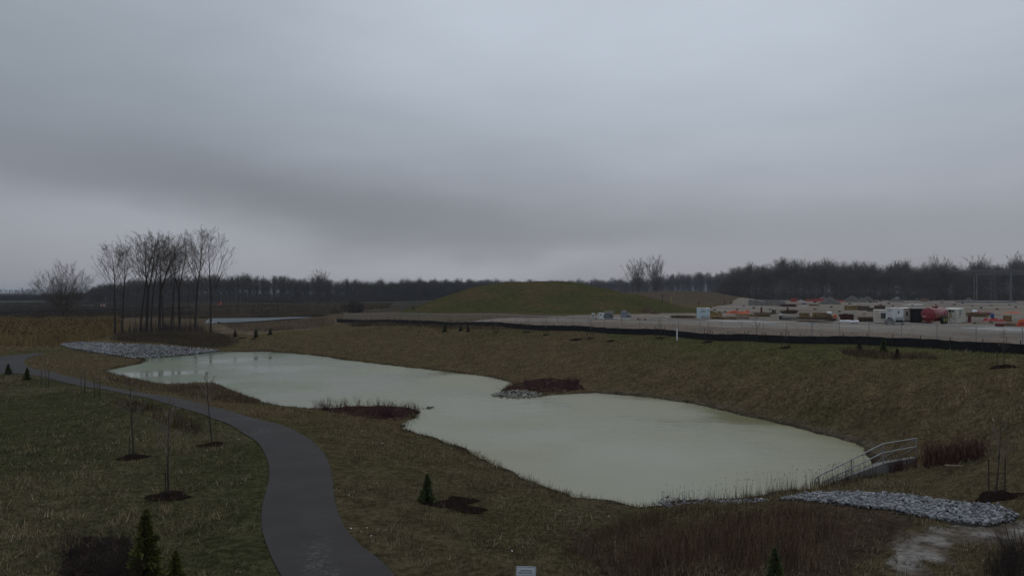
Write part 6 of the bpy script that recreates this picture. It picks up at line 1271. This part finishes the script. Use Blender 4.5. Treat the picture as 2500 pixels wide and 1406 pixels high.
# small scattered things on the site, each its own
g = np.random.default_rng(55)
for k, (px, py) in enumerate([(1745, 758), (1757, 763), (1770, 762), (1455, 783), (1575, 789), (1560, 787), (2030, 751), (1905, 741), (2150, 745), (2170, 742), (2180, 748), (2300, 740), (2330, 745), (2350, 741), (2395, 752), (2420, 747), (2125, 739), (2140, 738), (2075, 743), (2228, 747), (2310, 734), (2330, 734), (1840, 752), (1815, 748), (1880, 757), (1990, 756), (2050, 762), (2110, 768), (1735, 752), (1800, 757), (2285, 747), (2375, 748), (2345, 757), (2435, 756), (2480, 751), (2465, 745), (2380, 790), (2420, 788), (1690, 757), (2010, 737), (2150, 736), (2070, 737), (1990, 739), (2300, 734)]):
    p = S(px, py); f = max(.25, .0016 * p.y); one(MB().box((0, 0, f * .4), (f * 2.2, f * 1.4, f * .8), .2).box((f * .6, .1, f * .9), (f * .9, f, f * .5), -.3), 'debris', M[['wood_dark', 'rust', 'black', 'concrete'][k % 4]], p, g.uniform(0, 3), 'small dark scrap lying on the gravel of the building site', 'scrap', 'scattered scrap on the building site')
# across the fields on the left
p = at(251, 750); o = empty('field_machine', p, 0, 'small pale machine with a red back on the field left of the grove', 'machine'); f = mpp(p); MB().box((0, 0, 1.1), (7 * f, 2, 1.6)).build('body', M['wood_pale'], o); MB().box((0, .4, 2.0), (7.5 * f, 2, .5)).build('roof', M['red_plastic'], o); MB().box((1.8 * f, -1.02, 1.0), (2 * f, .05, 1.0)).build('window', M['glass'], o)
p = at(258, 752); one(MB().cyl((0, 0, 0), (0, 0, 26 * mpp(p)), .14, .1, 6).box((0, 0, 25 * mpp(p)), (2.0, .15, .15)), 'utility_pole', M['wood_pale'], p, 0, 'thin pale pole beside the small machine on the left field', 'pole')
p = at(535, 746); heap_ = None
o = empty('digger', p, 0, 'orange digger far off between the grove and the small pond', 'digger'); f = mpp(p) * .75; o.scale = (1, 1, .7); MB().box((0, 0, .5), (9 * f, 2.4, .8)).build('track', M['black'], o); MB().box((0, 0, 1.6), (7 * f, 2.4, 1.4)).build('body', M['orange'], o); MB().box((-1.2 * f, 0, 2.7), (2.6 * f, 1.6, 1.2)).build('cab', M['glass'], o); MB().bar((2 * f, 0, 2.0), (6 * f, 0, 4.2), .4, .4).bar((6 * f, 0, 4.2), (8 * f, 0, 1.2), .35, .35).build('boom', M['orange'], o)
for x0, x1, y, lab in ((170, 228, 747, 'pale streak of sheeting on the field left of the small machine'), (540, 580, 746, 'pale sheeting beside the orange digger'), (760, 830, 748, 'straw coloured strip at the foot of the dark wood')):
    p = at((x0 + x1) / 2, y); w = (x1 - x0) * mpp(p); mb = MB(); g = np.random.default_rng(x0)
    for k in range(9): mb.box((-w / 2 + w * (k + .5) / 9, g.normal(0, 1), .25), (w / 9 * g.uniform(.6, 1.1), 1.5, g.uniform(.3, .9)), g.normal(0, .1))
    one(mb, 'sheeting', M['wood_pale'] if x0 < 700 else M['wood'], p, 0, lab, 'sheeting', 'pale sheeting on the far fields')
# clumps of trees on the far left
fd = dome_tree(88, 15, 9, .3, .7, .05)
first = None
for px, top, y, lab in [(20, 713, 900, 'pointed dark tree at the far left edge of the photo'), (58, 708, 820, 'left one of two round bare trees behind the left fields'), (78, 707, 820, 'right one of two round bare trees behind the left fields'), (40, 714, 860, 'low dark tree between the pointed one and the round pair'), (108, 714, 880, 'low bare tree beside the round pair on the left fields'), (5, 716, 880, 'dark tree cut by the left edge of the photo'), (195, 712, 800, 'low bare tree between the broad tree and the grove'), (180, 716, 800, 'small bare tree just right of the broad tree')]:
    x = (px - 1250) / FOC * y; zb = zz((x, y)); h = CAMZ + (HY - top) / FOC * y - zb
    if first is None: first = plant_tree(fd, 'field_tree', (x, y, zb), 0, h / 14.5, lab, 'tree', 'trees behind the left fields', 'bark_dark', 'bark_dark', 6)
    else: copy_tree(first, (x, y, zb), rng.uniform(0, 6), h / 14.5, lab)
weeds('field_scrub', [((px - 1250) / FOC * y, y) for px, y in [(540, 250), (800, 262), (950, 330), (960, 520), (700, 600), (420, 600), (430, 300)]], 30000, .4, 1.3, [(.13, .10, .068), (.10, .078, .055), (.075, .06, .045)], [3, 3, 2], 'tan and brown scrub between the small pond and the dark wood', 'scrub', 0, seed=41, wid=.10, lean=.5, sparse=22)
weeds('field_scrub', [((px - 1250) / FOC * y, y) for px, y in [(-200, 260), (430, 262), (420, 600), (-200, 600)]], 26000, .3, 1.1, [(.075, .062, .048), (.055, .047, .038), (.095, .078, .058)], [3, 3, 1], 'dark scrub on the fields left of and behind the cottonwoods', 'scrub', 0, seed=42, wid=.10, lean=.5, sparse=26)
def turf_grid():
    P = np.array(atp([(1385, 1212), (1440, 1217), (1520, 1230), (1560, 1238), (1500, 1275), (1400, 1330), (1290, 1345), (1250, 1330), (1330, 1270)])); lo, hi = P.min(0), P.max(0); V, F = [], []; g = np.random.default_rng(70)
    for i, u in enumerate(np.arange(0, hi[0] - lo[0] + 8, .32)):
        for j, v in enumerate(np.arange(-8, hi[1] - lo[1] + 8, .26)):
            x, y = lo[0] + u * .8 + v * .5 - 1, lo[1] + v * .8 - u * .35 + 2; X = np.array([x]); Y = np.array([y])
            if not inside(P, X, Y)[0] or g.uniform() > .34 + .5 * float(vnoise(X, Y, 1.5, 71)[0]): continue
            z = zz((x, y)) + .03; a = .9 if (i + j) % 2 else -.5; c, s_ = .11 * math.cos(a), .11 * math.sin(a); b = len(V); V += [(x - c, y - s_, z), (x + c, y + s_, z), (x + c, y + s_ + .014, z + .016), (x - c, y - s_ + .014, z + .016)]; F.append((b, b + 1, b + 2, b + 3))
    tag(link('turf_grid', fast_mesh('turf_grid', np.array(V), np.array(F)), material('grid_plastic', (.14, .125, .095), .8, .3, 3, spec=.05)), 'worn turf grid showing through the grass at the pond edge', 'turf grid', kind='stuff')
turf_grid()
weeds('hedgerow', [((px - 1250) / FOC * 760, 760 + dy) for px, dy in [(-120, 0), (225, 0), (225, 30), (-120, 30)]], 26000, 1.5, 6.0, [(.045, .042, .043), (.055, .05, .05)], [1, 1], 'dark hedgerow across the far left fields', 'hedgerow', 0, seed=31, wid=.14, lean=.3)
weeds('field_brush', atp([(0, 781), (0, 770), (140, 766), (300, 763), (420, 762), (500, 766), (500, 772), (420, 775), (290, 777), (150, 781)]), 14000, .4, 1.5, [(.065, .052, .043), (.085, .067, .05)], [1, 1], 'dark brush behind the reed bed and the grove', 'brush', 0, seed=32, wid=.07, lean=.45, sparse=14, fade=14)
weeds('field_brush', atp([(830, 760), (850, 748), (880, 748), (900, 756), (900, 763), (845, 766)]), 5000, 1.0, 4.5, [(.06, .05, .045)], [1], 'dark bush at the left end of the chain link fence', 'brush', 0, seed=33, wid=.07, lean=.4, fade=8, sparse=6)
bush = shrub_mesh(260, 26, 3.2, 1.0, .03, 6)
for k, (px, py, w, lab) in enumerate([(655, 766, 26, 'rounded bare bush beyond the small pond'), (862, 758, 18, 'dark rounded bush at the left end of the chain link fence'), (1010, 757, 26, 'low bush where the mound meets the woods')]):
    p = at(px, py); o = link('bush', bush, M['bark_dark'], None, p, k * 2.0); f = w * mpp(p) / 4.2; o.scale = (f, f, f * .8); tag(o, lab, 'bush', 'bare bushes near the far woods')
for k, (px, py, h) in enumerate([(613, 770, 15), (625, 752, 0), (556, 768, 12), (640, 768, 14)]):
    if h: p = at(px, py); one(MB().cyl((0, 0, -.2), (0, 0, h * mpp(p)), .13, .11, 6).box((0, 0, h * mpp(p) * .92), (.5, .12, .12)), 'field_post', M['bark_dark'], p, 0, ['dark post, left one of a pair beyond the small pond', '', 'dark lone post left of the small pond', 'dark post, right one of a pair beyond the small pond'][k], 'post', 'dark posts beyond the small pond')
haze()
